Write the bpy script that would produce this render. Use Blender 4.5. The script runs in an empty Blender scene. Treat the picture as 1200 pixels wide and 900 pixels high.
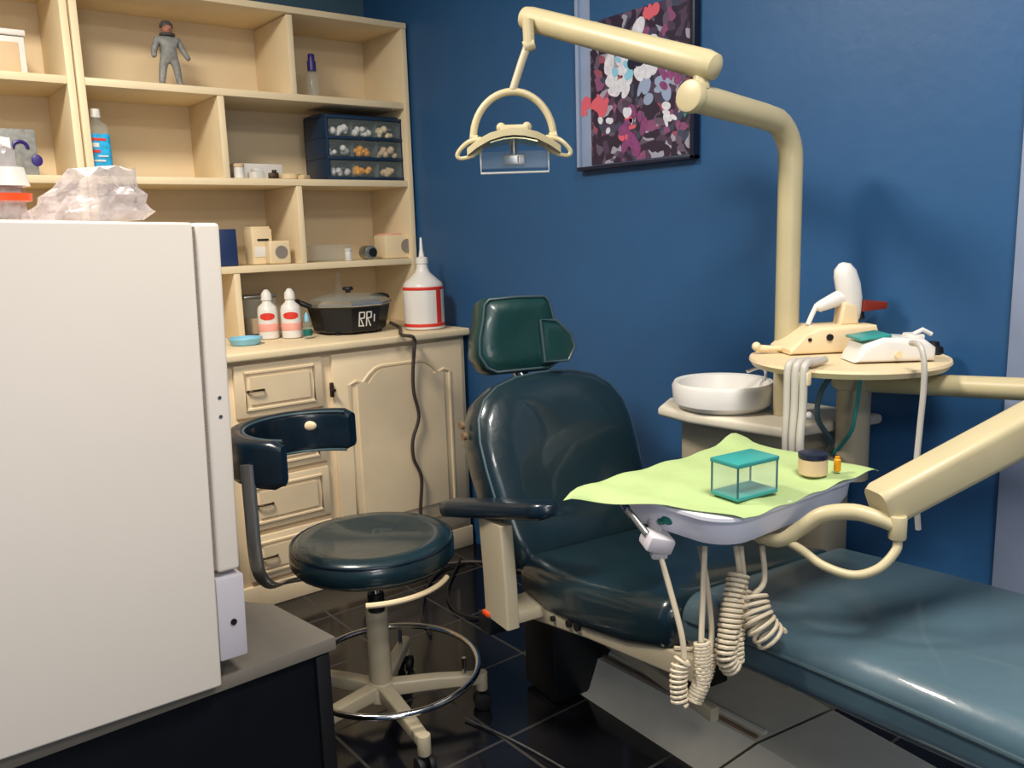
import bpy, bmesh, math, random
import numpy as np
from mathutils import Vector, Matrix, Euler
random.seed(7)
PI = math.pi
scene = bpy.context.scene
COL = scene.collection

# ------------------------------------------------------------------ camera
F, PITCH, ROLL, YAW, EYE = 1000.0, .174, .0316, .666, 1.3
_cp, _sp = math.cos(PITCH), math.sin(PITCH)
FW = np.array([math.sin(YAW)*_cp, math.cos(YAW)*_cp, -_sp])
_r = np.array([math.cos(YAW), -math.sin(YAW), 0.0]); _d = np.cross(FW, _r)
RT = math.cos(ROLL)*_r + math.sin(ROLL)*_d
DN = -math.sin(ROLL)*_r + math.cos(ROLL)*_d
CAMP = np.array([0, 0, EYE])
cam = bpy.data.cameras.new('camera'); cam.sensor_width = 36; cam.lens = 36*F/1200; cam.clip_start = .02
camo = bpy.data.objects.new('camera', cam); COL.objects.link(camo)
mw = Matrix.Identity(4)
for i in range(3):
    mw[i][0], mw[i][1], mw[i][2], mw[i][3] = RT[i], -DN[i], -FW[i], CAMP[i]
camo.matrix_world = mw
scene.camera = camo

# survey helpers: where the sight line of a photo pixel meets a known plane of the room
def _ray(u, v): return RT*((u-600)/F) + DN*((v-450)/F) + FW
def PX(u, v, x): q = _ray(u, v); return Vector(CAMP + q*(x/q[0]))
def PY(u, v, y): q = _ray(u, v); return Vector(CAMP + q*(y/q[1]))
def PZ(u, v, z): q = _ray(u, v); return Vector(CAMP + q*((z-EYE)/q[2]))
def PD(u, v, d): return Vector(CAMP + _ray(u, v)*d)

# ------------------------------------------------------------------ materials
def lin(c):
    return tuple(((x/255)/12.92 if x/255 <= .04045 else ((x/255+.055)/1.055)**2.4) for x in c) + (1,)
def mat(name, rgb, rough=.5, metal=0, var=.06, scale=8, bump=0, bscale=60, alpha=1, trans=0, coat=0, spec=.5, emit=0, ior=1.45):
    m = bpy.data.materials.new(name); m.use_nodes = True
    nt = m.node_tree; b = nt.nodes['Principled BSDF']
    tc = nt.nodes.new('ShaderNodeTexCoord'); nz = nt.nodes.new('ShaderNodeTexNoise')
    nz.inputs['Scale'].default_value = scale; nz.inputs['Detail'].default_value = 4
    nt.links.new(tc.outputs['Object'], nz.inputs['Vector'])
    rp = nt.nodes.new('ShaderNodeValToRGB')
    c = lin(rgb)
    rp.color_ramp.elements[0].position = .3; rp.color_ramp.elements[1].position = .7
    rp.color_ramp.elements[0].color = tuple(x*(1-var) for x in c[:3])+(1,)
    rp.color_ramp.elements[1].color = tuple(min(1, x*(1+var)) for x in c[:3])+(1,)
    nt.links.new(nz.outputs['Fac'], rp.inputs['Fac']); nt.links.new(rp.outputs['Color'], b.inputs['Base Color'])
    b.inputs['Roughness'].default_value = rough; b.inputs['Metallic'].default_value = metal
    b.inputs['Alpha'].default_value = alpha; b.inputs['Transmission Weight'].default_value = trans
    b.inputs['Coat Weight'].default_value = coat; b.inputs['Specular IOR Level'].default_value = spec; b.inputs['IOR'].default_value = ior
    if bump:
        n2 = nt.nodes.new('ShaderNodeTexNoise'); n2.inputs['Scale'].default_value = bscale
        nt.links.new(tc.outputs['Object'], n2.inputs['Vector'])
        bp = nt.nodes.new('ShaderNodeBump'); bp.inputs['Strength'].default_value = bump; bp.inputs['Distance'].default_value = .01
        nt.links.new(n2.outputs['Fac'], bp.inputs['Height']); nt.links.new(bp.outputs['Normal'], b.inputs['Normal'])
    return m
K = dict(
 blue=mat('blue_wall_paint', (40, 84, 128), .45, var=.07, scale=2.2, bump=.08, bscale=25),
 teal_wall=mat('slate_wall_paint', (72, 100, 116), .6, scale=2),
 white_wall=mat('white_wall_paint', (205, 203, 198), .7, scale=2),
 ceiling=mat('ceiling_paint', (225, 222, 215), .8),
 casing=mat('pale_casing_paint', (128, 140, 164), .5),
 cream=mat('cream_painted_wood', (230, 210, 172), .5, var=.05, scale=5, bump=.05),
 cream_back=mat('cream_back_panel', (224, 203, 166), .6, var=.05, scale=3),
 cabinet=mat('cabinet_beige_paint', (230, 208, 172), .45, var=.06, scale=5, bump=.05),
 dark_pull=mat('dark_bronze_pull', (70, 55, 38), .4, metal=.6),
 white_enamel=mat('white_enamel', (230, 219, 205), .4, var=.015, scale=3),
 lilac_plastic=mat('pale_lilac_plastic', (196, 190, 194), .45, var=.03),
 black=mat('black_lacquer', (14, 17, 22), .35, var=.2),
 grey_top=mat('grey_laminate', (118, 111, 100), .6, var=.04, scale=30),
 vinyl=mat('dark_teal_vinyl', (22, 41, 48), .28, var=.12, scale=6, bump=.08, bscale=30, coat=.45),
 vinyl_green=mat('bottle_green_vinyl', (16, 54, 52), .3, var=.12, scale=6, bump=.06, bscale=40, coat=.25),
 vinyl_leg=mat('worn_lit_teal_vinyl', (70, 92, 102), .36, var=.1, scale=5, bump=.1, bscale=30, coat=.3),  # chair vinyl greyed by wear, with the stronger light at the feet painted in
 vinyl_dark=mat('navy_vinyl', (14, 30, 42), .28, var=.15, scale=6, bump=.05, coat=.3),
 piping=mat('grey_piping', (58, 76, 82), .35),
 beige_metal=mat('beige_enamelled_metal', (178, 166, 140), .4, var=.05),
 cream_metal=mat('ivory_enamelled_metal', (184, 171, 134), .38, var=.05, scale=10),
 grey_beige=mat('grey_beige_plastic', (212, 204, 184), .5, var=.05, scale=12),
 cord_brown=mat('brown_grey_cord', (66, 56, 50), .5),
 brown=mat('brown_trim', (120, 96, 72), .5),
 chrome=mat('chrome', (205, 205, 205), .15, metal=1, var=.02),
 chrome_lid=mat('satin_lid_metal', (215, 213, 206), .25, metal=.85, var=.02),
 steel=mat('brushed_steel', (170, 170, 165), .3, metal=.9),
 rubber=mat('black_rubber', (16, 16, 18), .55),
 orange=mat('orange_switch', (215, 70, 20), .4),
 white_plastic=mat('white_plastic', (220, 216, 209), .35, var=.02),
 ivory_plastic=mat('ivory_plastic', (226, 204, 164), .4, var=.03),
 white_tray=mat('white_tray_plastic', (228, 226, 234), .35, var=.03),
 green_cloth=mat('pale_green_drape', (164, 184, 124), .8, var=.05, scale=14, bump=.1, bscale=90),
 teal_lid=mat('teal_plastic', (52, 142, 136), .35),
 clear=mat('clear_plastic', (215, 230, 225), .12, alpha=.11, var=.02),
 clear_bag=mat('clear_crinkled_film', (188, 180, 180), .15, alpha=.5, var=.25, scale=40, bump=.8, bscale=35),
 amber=mat('amber_plastic', (225, 150, 20), .3),
 lamp_clear=mat('clear_shield', (200, 215, 225), .1, alpha=.12),
 gold=mat('reflector_metal', (220, 205, 150), .2, metal=.8),
 red=mat('red_print', (215, 55, 40), .5),
 pink=mat('pink_print', (235, 165, 150), .5),
 dark_red=mat('dark_red_filter', (118, 40, 26), .3),
 navy=mat('navy_plastic', (22, 46, 72), .4),
 navy_box=mat('navy_box', (30, 50, 92), .5),
 purple=mat('purple_plastic', (52, 40, 112), .35),
 cyan=mat('cyan_label', (40, 165, 215), .4, var=.3, scale=60),
 pale_blue=mat('pale_blue_plastic', (130, 190, 215), .35),
 teal_dark=mat('dark_teal_plastic', (40, 90, 96), .4),
 grey_suit=mat('grey_suit', (132, 132, 128), .55, var=.25, scale=60),
 dark_suit=mat('dark_suit', (70, 68, 66), .55, var=.2, scale=60),
 skin=mat('figurine_face', (168, 112, 92), .5),
 tan=mat('tan_card', (206, 178, 140), .6),
 mesh_grey=mat('speaker_grille', (140, 128, 122), .6, bump=.5, bscale=400),
 frame_dark=mat('dark_frame', (20, 26, 48), .4),
 print_margin=mat('pale_print_margin', (140, 156, 184), .5),
 print_pink=mat('print_coral', (205, 90, 105), .5),
 print_white=mat('print_white', (205, 205, 215), .5, var=.15, scale=70),
 print_plum=mat('print_plum', (125, 62, 110), .5, var=.25, scale=60),
 print_green=mat('print_sea_green', (50, 130, 125), .5),
 coil=mat('beige_hose', (196, 182, 156), .45),
 hose_white=mat('white_hose', (182, 176, 166), .4),
 teal_tip=mat('dark_green_knob', (10, 98, 88), .35),
 added_window_pane=mat('added_frosted_pane', (225, 230, 235), .3),  # pane of the added window behind the camera
 white_glow=mat('lamp_diffuser', (255, 255, 255), .5),
)
def floor_mat():
    m = bpy.data.materials.new('dark_tile'); m.use_nodes = True; nt = m.node_tree; b = nt.nodes['Principled BSDF']
    tc = nt.nodes.new('ShaderNodeTexCoord'); mp = nt.nodes.new('ShaderNodeMapping')
    mp.inputs['Location'].default_value = (-1.22+.33*4, -1.631+.33*6, 0)
    nt.links.new(tc.outputs['Object'], mp.inputs['Vector'])
    br = nt.nodes.new('ShaderNodeTexBrick'); br.offset = 0; br.inputs['Scale'].default_value = 1
    br.inputs['Brick Width'].default_value = .33; br.inputs['Row Height'].default_value = .33
    br.inputs['Mortar Size'].default_value = .0045; br.inputs['Mortar Smooth'].default_value = .1
    br.inputs['Color1'].default_value = lin((13, 16, 28)); br.inputs['Color2'].default_value = lin((30, 29, 30)); br.inputs['Mortar'].default_value = lin((62, 60, 58))
    nt.links.new(mp.outputs['Vector'], br.inputs['Vector'])
    nz = nt.nodes.new('ShaderNodeTexNoise'); nz.inputs['Scale'].default_value = 14; nz.inputs['Detail'].default_value = 6
    nt.links.new(tc.outputs['Object'], nz.inputs['Vector'])
    mx = nt.nodes.new('ShaderNodeMix'); mx.data_type = 'RGBA'; mx.blend_type = 'MULTIPLY'; mx.inputs[0].default_value = .5
    nt.links.new(br.outputs['Color'], mx.inputs[6]); nt.links.new(nz.outputs['Fac'], mx.inputs[7])
    nt.links.new(mx.outputs[2], b.inputs['Base Color'])
    rr = nt.nodes.new('ShaderNodeMapRange'); rr.inputs[3].default_value = .12; rr.inputs[4].default_value = .6
    nt.links.new(br.outputs['Fac'], rr.inputs[0]); nt.links.new(rr.outputs[0], b.inputs['Roughness'])
    return m
K['floor'] = floor_mat()
def art_mat():
    m = bpy.data.materials.new('abstract_flower_print'); m.use_nodes = True; nt = m.node_tree; b = nt.nodes['Principled BSDF']
    tc = nt.nodes.new('ShaderNodeTexCoord'); n0 = nt.nodes.new('ShaderNodeTexNoise'); n0.inputs['Scale'].default_value = 9
    nt.links.new(tc.outputs['Object'], n0.inputs['Vector'])
    ad = nt.nodes.new('ShaderNodeMix'); ad.data_type = 'VECTOR'; ad.inputs[0].default_value = .12
    nt.links.new(tc.outputs['Object'], ad.inputs[4]); nt.links.new(n0.outputs['Color'], ad.inputs[5])
    vo = nt.nodes.new('ShaderNodeTexVoronoi'); vo.inputs['Scale'].default_value = 42
    nt.links.new(ad.outputs[1], vo.inputs['Vector'])
    sp = nt.nodes.new('ShaderNodeSeparateColor'); nt.links.new(vo.outputs['Color'], sp.inputs[0])
    rp = nt.nodes.new('ShaderNodeValToRGB'); rp.color_ramp.interpolation = 'CONSTANT'
    e = rp.color_ramp.elements; e[0].color = lin((44, 34, 54)); e[1].position = .38; e[1].color = lin((72, 56, 80))
    for p, c in ((.52, (92, 80, 100)), (.66, (58, 66, 88)), (.76, (128, 74, 112)), (.85, (150, 150, 166)), (.95, (140, 76, 92))):
        q = e.new(p); q.color = lin(c)
    nt.links.new(sp.outputs[0], rp.inputs['Fac']); nt.links.new(rp.outputs['Color'], b.inputs['Base Color'])
    b.inputs['Roughness'].default_value = .35
    return m
K['art'] = art_mat()

# ------------------------------------------------------------------ mesh building
class MB:
    """collects shapes; build() links them as ONE mesh object. Vertices are in world space, or in the thing's own frame when local."""
    def __init__(s, local=False): s.bm = bmesh.new(); s.local = local
    def _bev(s, verts, w, seg):
        es = set(); 
        for v in verts:
            for e in v.link_edges:
                if len(e.link_faces) == 2 and e.calc_face_angle(0) > .6: es.add(e)
        if es: bmesh.ops.bevel(s.bm, geom=list(es), offset=w, segments=seg, profile=.5, affect='EDGES', clamp_overlap=True)
    def box(s, c, d, rot=None, bev=0, seg=2):
        m = Matrix.Translation(Vector(c)) @ ((rot.to_matrix().to_4x4() if isinstance(rot, Euler) else rot) if rot is not None else Matrix.Identity(4)) @ Matrix.Diagonal((d[0], d[1], d[2], 1))
        r = bmesh.ops.create_cube(s.bm, size=1, matrix=m)
        if bev: s._bev(r['verts'], bev, seg)
        return s
    def b2(s, a, b, bev=0, seg=2):
        return s.box([(a[i]+b[i])/2 for i in range(3)], [abs(b[i]-a[i]) for i in range(3)], None, bev, seg)
    def loft(s, secs, cap=True, close=True):
        rings = [[s.bm.verts.new(p) for p in sec] for sec in secs]
        n = len(rings[0])
        for a, b in zip(rings, rings[1:]):
            for i in range(n if close else n-1):
                s.bm.faces.new((a[i], a[(i+1) % n], b[(i+1) % n], b[i]))
        if cap:
            s.bm.faces.new(list(reversed(rings[0]))); s.bm.faces.new(rings[-1])
        return s
    def ringloft(s, secs, n_close=True):
        rings = [[s.bm.verts.new(p) for p in sec] for sec in secs]; n = len(rings[0]); m = len(rings)
        for j in range(m):
            a, b = rings[j], rings[(j+1) % m]
            for i in range(n): s.bm.faces.new((a[i], a[(i+1) % n], b[(i+1) % n], b[i]))
        return s
    def tube(s, pts, r, n=10, closed=False, smooth=0, flat=None):
        pts = [Vector(p) for p in pts]
        rs = list(r) if isinstance(r, (list, tuple)) else [r]*len(pts)
        if smooth: pts, rs = catmull(pts, rs, smooth, closed)
        m = len(pts); T = []
        for i in range(m):
            a = pts[(i-1) % m] if closed or i > 0 else pts[i]; b = pts[(i+1) % m] if closed or i < m-1 else pts[i]
            T.append((b-a).normalized())
        up = Vector((0, 0, 1)) if abs(T[0].z) < .9 else Vector((1, 0, 0))
        nrm = (up - T[0]*up.dot(T[0])).normalized(); secs = []
        for i in range(m):
            nrm = (nrm - T[i]*nrm.dot(T[i])).normalized(); bi = T[i].cross(nrm)
            fa, fb = flat if flat else (1, 1)
            secs.append([pts[i] + (nrm*math.cos(2*PI*k/n)*fa + bi*math.sin(2*PI*k/n)*fb)*rs[i] for k in range(n)])
        if closed: s.ringloft(secs)
        else: s.loft(secs)
        return s
    def cyl(s, a, b, r, r2=None, n=20, bev=0):
        a, b = Vector(a), Vector(b); r2 = r if r2 is None else r2
        q = (b-a).to_track_quat('Z', 'Y').to_matrix().to_4x4()
        res = bmesh.ops.create_cone(s.bm, cap_ends=True, segments=n, radius1=r, radius2=r2, depth=(b-a).length, matrix=Matrix.Translation((a+b)/2) @ q)
        if bev: s._bev(res['verts'], bev, 2)
        return s
    def lathe(s, prof, c=(0, 0, 0), n=28, axis=None, sx=1, sy=1):
        c = Vector(c); M = axis.to_matrix() if axis is not None else Matrix.Identity(3)
        secs = [[c + M @ Vector((r*sx*math.cos(2*PI*k/n), r*sy*math.sin(2*PI*k/n), z)) for k in range(n)] for r, z in prof]
        return s.loft(secs)
    def sph(s, c, r, n=16, rot=None):
        r = r if isinstance(r, (list, tuple)) else (r, r, r)
        m = Matrix.Translation(Vector(c)) @ (rot.to_matrix().to_4x4() if rot is not None else Matrix.Identity(4)) @ Matrix.Diagonal((*r, 1))
        bmesh.ops.create_uvsphere(s.bm, u_segments=n, v_segments=max(8, n*2//3), radius=1, matrix=m); return s
    def prism(s, outline, fn, t0, t1, bev=0, seg=3):
        a = [s.bm.verts.new(fn(x, y, t0)) for x, y in outline]; b = [s.bm.verts.new(fn(x, y, t1)) for x, y in outline]; n = len(a)
        s.bm.faces.new(list(reversed(a))); s.bm.faces.new(b)
        for i in range(n): s.bm.faces.new((a[i], a[(i+1) % n], b[(i+1) % n], b[i]))
        if bev:
            bs, st = set(b), set(a)
            es = [e for v in a+b for e in v.link_edges if (e.verts[0] in bs) == (e.verts[1] in bs)]
            bmesh.ops.bevel(s.bm, geom=list(set(es)), offset=bev, segments=seg, profile=.5, affect='EDGES', clamp_overlap=True)
        return s
    def build(s, name, m, parent=None, angle=38, sub=0):
        me = bpy.data.meshes.new(name)
        if parent is not None and not s.local:
            root = parent
            while root.parent: root = root.parent
            s.bm.transform((Matrix.LocRotScale(root.location, root.rotation_euler, None)).inverted())
        bmesh.ops.recalc_face_normals(s.bm, faces=s.bm.faces[:])
        for f in s.bm.faces: f.smooth = True
        s.bm.to_mesh(me); s.bm.free()
        me.set_sharp_from_angle(angle=math.radians(angle)); me.materials.append(K[m])
        o = bpy.data.objects.new(name, me); COL.objects.link(o)
        if parent is not None: o.parent = parent
        if sub:
            md = o.modifiers.new('s', 'SUBSURF'); md.levels = md.render_levels = sub
        return o

def catmull(pts, rs, k, closed=False):
    m = len(pts); out = []; ro = []
    segs = m if closed else m-1
    for i in range(segs):
        if closed: p0, p1, p2, p3 = pts[(i-1) % m], pts[i], pts[(i+1) % m], pts[(i+2) % m]
        else: p0, p1, p2, p3 = pts[max(i-1, 0)], pts[i], pts[i+1], pts[min(i+2, m-1)]
        for j in range(k):
            t = j/k
            out.append(.5*((2*p1)+(p2-p0)*t+(2*p0-5*p1+4*p2-p3)*t*t+(3*p1-p0-3*p2+p3)*t**3))
            ro.append(rs[i]*(1-t)+rs[(i+1) % m]*t)
    if not closed: out.append(pts[-1]); ro.append(rs[-1])
    return out, ro

def rrect(w, h, r, n=5):
    """rounded rectangle, half sizes w,h"""
    r = min(r, w*.999, h*.999); out = []
    for cx, cy, a0 in ((w-r, h-r, 0), (-w+r, h-r, PI/2), (-w+r, -h+r, PI), (w-r, -h+r, 1.5*PI)):
        for i in range(n+1):
            a = a0 + PI/2*i/n; out.append((cx+r*math.cos(a), cy+r*math.sin(a)))
    return out

def tag(o, label, cat, group=None):
    o['label'] = label; o['category'] = cat
    if group: o['group'] = group
    return o
def thing(name, label, cat, loc=(0, 0, 0), rz=0, group=None):
    o = bpy.data.objects.new(name, None); COL.objects.link(o); o.location = loc; o.rotation_euler = (0, 0, rz)
    o.empty_display_size = .05
    return tag(o, label, cat, group)
def struct(o): o['kind'] = 'structure'; return o
def single(mb, name, m, label, cat, loc, group=None, **kw):
    """a thing that is one mesh, its origin moved to its base"""
    o = mb.build(name, m, None, **kw)
    o.data.transform(Matrix.Translation(-Vector(loc))); o.location = loc
    return tag(o, label, cat, group)

# ------------------------------------------------------------------ the room
XW, YB, YF = 2.02, 3.56, -1.6
XL, HC = -1.3, 2.62
T = .1
struct(MB().b2((XL-T, YF-T, -T), (XW+T, YB+T, 0)).build('floor', 'floor'))
struct(MB().b2((XL-T, YF-T, HC), (XW+T, YB+T, HC+T)).build('ceiling', 'ceiling'))
struct(MB().b2((XL-T, YB, 0), (XW+T, YB+T, HC)).build('wall_back', 'teal_wall'))
struct(MB().b2((XW, YF-T, 0), (XW+T, YB, HC)).build('wall_right', 'blue'))
struct(MB().b2((XL-T, YF-T, 0), (XL, YB, HC)).build('wall_left', 'blue'))
struct(MB().b2((XL, YF-T, 0), (XW, YF, HC)).build('wall_front', 'blue'))
w = MB().b2((XW-.022, .66, 0), (XW, .782, 2.15), .004).b2((XW-.03, .645, 0), (XW, .69, 2.17), .005)
struct(w.build('trim_1', 'casing'))
d1 = struct(MB().b2((XW-.012, -.12, 0), (XW, .645, 2.1), .003).build('door_1', 'casing'))

wn = MB()  # added window behind the camera, put in to light the refrigerator evenly
wx0, wx1, wz0, wz1 = -1.05, -.05, .75, 2.0
for a_, b_ in (((wx0, wz0), (wx0+.06, wz1)), ((wx1-.06, wz0), (wx1, wz1)), ((wx0, wz0), (wx1, wz0+.06)), ((wx0, wz1-.06), (wx1, wz1)), (((wx0+wx1)/2-.02, wz0), ((wx0+wx1)/2+.02, wz1))):
    wn.b2((a_[0], YF, a_[1]), (b_[0], YF+.03, b_[1]), .004)
wn = struct(wn.build('added_window_1', 'casing'))
MB().b2((wx0+.05, YF+.001, wz0+.05), (wx1-.05, YF+.008, wz1-.05)).build('pane', 'added_window_pane', wn)

# ------------------------------------------------------------------ base cabinet and shelves
CT = .93
YC = 2.84
cab = thing('base_cabinet', 'cream painted base cabinet with drawers and one arched panel door under the worktop', 'cabinet', (1.37, 3.2, 0))
MB().b2((.74, YC+.018, .085), (2.0, YB-.012, CT-.032), .003).b2((.76, YC+.05, 0), (1.995, YB-.03, .087)).b2((.99, YC+.004, .0), (2.0, YC+.03, .087), .004).build('body', 'cabinet', cab)
def raised_panel(x0, x1, z0, z1, y, arch=0):
    """a slab with a routed frame and raised field; arch cuts a cathedral top"""
    m = MB(); m.b2((x0, y, z0), (x1, y+.02, z1), .004, 2)
    iw = .035
    if arch:
        iw = .065
        pts = [(x0+iw, z0+iw), (x1-iw, z0+iw), (x1-iw, z1-iw-arch)]
        cx = (x0+x1)/2; hw = (x1-x0)/2-iw
        for i in range(17):
            a = i/16; xx = cx+hw-2*hw*a; t = abs(xx-cx)/hw
            z = z1-iw - arch*(0 if t < .42 else min(1, ((t-.42)/.33))**1.6 if t < .75 else 1-.18*math.sin((t-.75)/.25*PI))
            pts.append((xx, z))
        pts.append((x0+iw, z1-iw-arch))
    else: pts = [(x0+iw, z0+iw*.8), (x1-iw, z0+iw*.8), (x1-iw, z1-iw*.8), (x0+iw, z1-iw*.8)]
    q = []
    for i, p in enumerate(pts):
        if not q or (abs(p[0]-q[-1][0])+abs(p[1]-q[-1][1])) > 1e-4: q.append(p)
    c = (sum(p[0] for p in q)/len(q), sum(p[1] for p in q)/len(q))
    # raised bead round the field
    m.tube([Vector((px, y, pz)) for px, pz in q], .007, 6, closed=True)
    inner = [(c[0]+(px-c[0])*.86, c[1]+(pz-c[1])*(.9 if arch else .74)) for px, pz in q]
    m.prism(inner, lambda a, b, t: Vector((a, t, b)), y-.006, y+.004)
    return m
for k, (z0, z1) in enumerate(((.70, .885), (.495, .68), (.29, .475), (.105, .27))):
    dr = raised_panel(1.03, 1.355, z0, z1, YC).build('drawer', 'cabinet', cab)
    zc = (z0+z1)/2; xc = 1.1
    MB().tube([(xc-.028, YC, zc), (xc-.022, YC-.018, zc+.003), (xc+.022, YC-.018, zc+.003), (xc+.028, YC, zc)], .004, 8, smooth=4).build('drawer_handle', 'dark_pull', dr)
    dr2 = raised_panel(.75, .985, z0, z1, YC).build('drawer', 'cabinet', cab)
    MB().tube([(.84, YC, zc), (.846, YC-.018, zc), (.89, YC-.018, zc), (.896, YC, zc)], .004, 8, smooth=4).build('drawer_handle', 'dark_pull', dr2)
dd = raised_panel(1.395, 1.975, .105, .885, YC, arch=.055).build('door', 'cabinet', cab)
MB().b2((1.378, YC-.014, .73), (1.392, YC-.001, .785), .004).cyl((1.385, YC-.012, .758), (1.385, YC-.03, .758), .006).build('door_handle', 'dark_pull', dd)
wt = MB().b2((.735, YC-.022, CT-.03), (2.008, YB-.006, CT), .008, 3)
single(wt, 'worktop', 'cream', 'continuous cream worktop over the base cabinet, crowded with bottles and a black cooker', 'worktop', (1.37, 3.2, CT-.03))

YS, SD, TH = 3.2, .335, .026
SZ = (1.198, 1.525, 1.845, 2.15)
def shelving(name, label, x0, x1, z0, levels, dividers, cat='shelf'):
    t = thing(name, label, cat, ((x0+x1)/2, YS+SD/2, z0))
    y0, y1 = YS, YS+SD
    MB().b2((x0, y1-.008, z0+.001), (x1, y1, levels[-1]+TH/2)).build('back_panel', 'cream_back', t)
    for x in (x0, x1-.024): MB().b2((x, y0-.004, z0+.001), (x+.024, y1-.009, levels[-1]+TH/2), .002).build('side_panel', 'cream', t)
    for i, z in enumerate(levels):
        top = i == len(levels)-1
        MB().b2((x0+.0245 if not top else x0, y0-(.008 if top else 0), z-TH/2+(.0145 if top else 0)), (x1-.0245 if not top else x1, y1-.009, z+TH/2+(.012 if top else 0)), .002).build('shelf', 'cream', t)
    for x, za, zb in dividers: MB().b2((x-.012, y0+.003, za+TH/2+.0005), (x+.012, y1-.009, zb-TH/2-.0005), .002).build('divider', 'cream', t)
    return t
shelving('wall_shelf', 'tall cream open shelving above the worktop with four rows of compartments', .724, 2.008, CT, SZ,
         [(1.495, SZ[2], SZ[3]+.012), (1.204, SZ[1], SZ[2]), (1.486, SZ[0], SZ[1]), (1.208, CT-TH/2, SZ[0])])
shelving('bookcase', 'cream bookcase at the left edge, mostly hidden behind the white refrigerator', -.30, .718, 0, (.06, .45, .85)+SZ, [], 'bookcase')

# ------------------------------------------------------------------ things on the shelves
Y1 = YS+.12
def sx(u, v, y): return PY(u, v, y).x
# figurine
fx = sx(198, 65, 3.29); fz = SZ[2]+TH/2
fig = thing('figurine', 'small grey spacesuit figurine standing alone on the top shelf', 'figurine', (fx, 3.29, fz))
V = [(0, .0, .105), (0, 0, .135), (0, 0, .165), (0, 0, .178), (.036, 0, .166), (-.036, 0, .166), (.052, -.004, .13), (-.05, .006, .128), (.066, -.02, .098), (-.058, -.018, .1), (.02, 0, .1), (-.02, 0, .1), (.024, -.004, .055), (-.026, .004, .055), (.03, 0, .014), (-.034, 0, .014), (.034, -.022, .008), (-.038, -.022, .008)]
Eg = [(0, 1), (1, 2), (2, 3), (2, 4), (2, 5), (4, 6), (5, 7), (6, 8), (7, 9), (0, 10), (0, 11), (10, 12), (11, 13), (12, 14), (13, 15), (14, 16), (15, 17)]
Rr = [.024, .026, .024, .014, .015, .015, .012, .012, .010, .010, .017, .017, .0145, .0145, .012, .012, .0085, .0085]
def skin_obj(name, V, Eg, Rr, m, parent, sub=1):
    me = bpy.data.meshes.new(name); me.from_pydata([Vector(v) for v in V], Eg, []); o = bpy.data.objects.new(name, me); COL.objects.link(o)
    sk = o.modifiers.new('sk', 'SKIN')
    for i, r in enumerate(Rr): me.skin_vertices[0].data[i].radius = (r, r)
    me.skin_vertices[0].data[0].use_root = True
    ss = o.modifiers.new('ss', 'SUBSURF'); ss.levels = ss.render_levels = sub
    bpy.context.view_layer.update(); dg = bpy.context.evaluated_depsgraph_get()
    me2 = bpy.data.meshes.new_from_object(o.evaluated_get(dg)); bpy.data.objects.remove(o)
    me2.name = name; me2.materials.clear(); me2.materials.append(K[m])
    for p in me2.polygons: p.use_smooth = True
    o2 = bpy.data.objects.new(name, me2); COL.objects.link(o2); o2.parent = parent; return o2
skin_obj('body', V, Eg, Rr, 'grey_suit', fig)
MB(True).sph((0, -.002, .202), (.019, .021, .024)).sph((0, -.022, .2), (.004, .006, .005), 8).sph((.008, -.02, .207), .0035, 8).sph((-.008, -.02, .207), .0035, 8).build('head', 'skin', fig)
MB(True).lathe([(.017, .206), (.0235, .209), (.022, .222), (.013, .231), (.003, .233)], (0, .003, 0), 16).build('hair', 'dark_suit', fig)
MB(True).tube([(.022*math.cos(a), .02*math.sin(a), .184) for a in [i*PI/8 for i in range(16)]], .006, 8, closed=True).build('collar', 'dark_suit', fig)
MB(True).box((0, .027, .145), (.042, .022, .05), bev=.006).build('backpack', 'dark_suit', fig)

# bottle with purple cap
bx = sx(366, 90, 3.30); 
b = thing('spray_bottle', 'slim clear bottle with a purple cap on the top shelf', 'bottle', (bx, 3.30, fz))
MB(True).lathe([(.02, .001), (.026, .005), (.026, .085), (.022, .1), (.015, .108), (.015, .114)], n=20).build('body', 'clear', b)
MB(True).lathe([(.0155, .11), (.0175, .112), (.0175, .148), (.0135, .15), (.0135, .172), (.011, .176)], n=20).build('cap', 'purple', b)
# white box on top-left shelf
x0, x1 = sx(-10, 60, 3.28), sx(30, 60, 3.28)
b = thing('storage_box', 'white box with a tan front on the top shelf at the left edge', 'box', ((x0+x1)/2, 3.34, fz))
MB().b2((x0, 3.28, fz+.001), (x1, 3.44, fz+.125), .004).build('body', 'white_plastic', b)
MB().b2((x0-.004, 3.272, fz+.126), (x1+.004, 3.445, fz+.145), .004).build('lid', 'white_plastic', b)
MB().b2((x0+.012, 3.274, fz+.008), (x1-.02, 3.2795, fz+.105), .002).build('front_label', 'tan', b)
# picture frame lower left
fz2 = SZ[1]+TH/2
x0, x1 = sx(-12, 185, 3.26), sx(44, 185, 3.26)
b = thing('patterned_box', 'grey patterned box with purple marks on the shelf above the clear bags', 'box', ((x0+x1)/2, 3.3, fz2))
MB().b2((x0, 3.25, fz2+.001), (x1, 3.36, fz2+.15), .004).build('body', 'grey_suit', b)
xm = (x0+x1)/2
MB().tube([(xm+.02+.022*math.cos(a), 3.249, fz2+.088+.022*math.sin(a)) for a in [PI*i/8 for i in range(9)]], .006, 8).build('arch_mark', 'purple', b)
MB().sph((xm+.065, 3.249, fz2+.05), (.017, .003, .019)).build('round_mark', 'purple', b)
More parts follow.
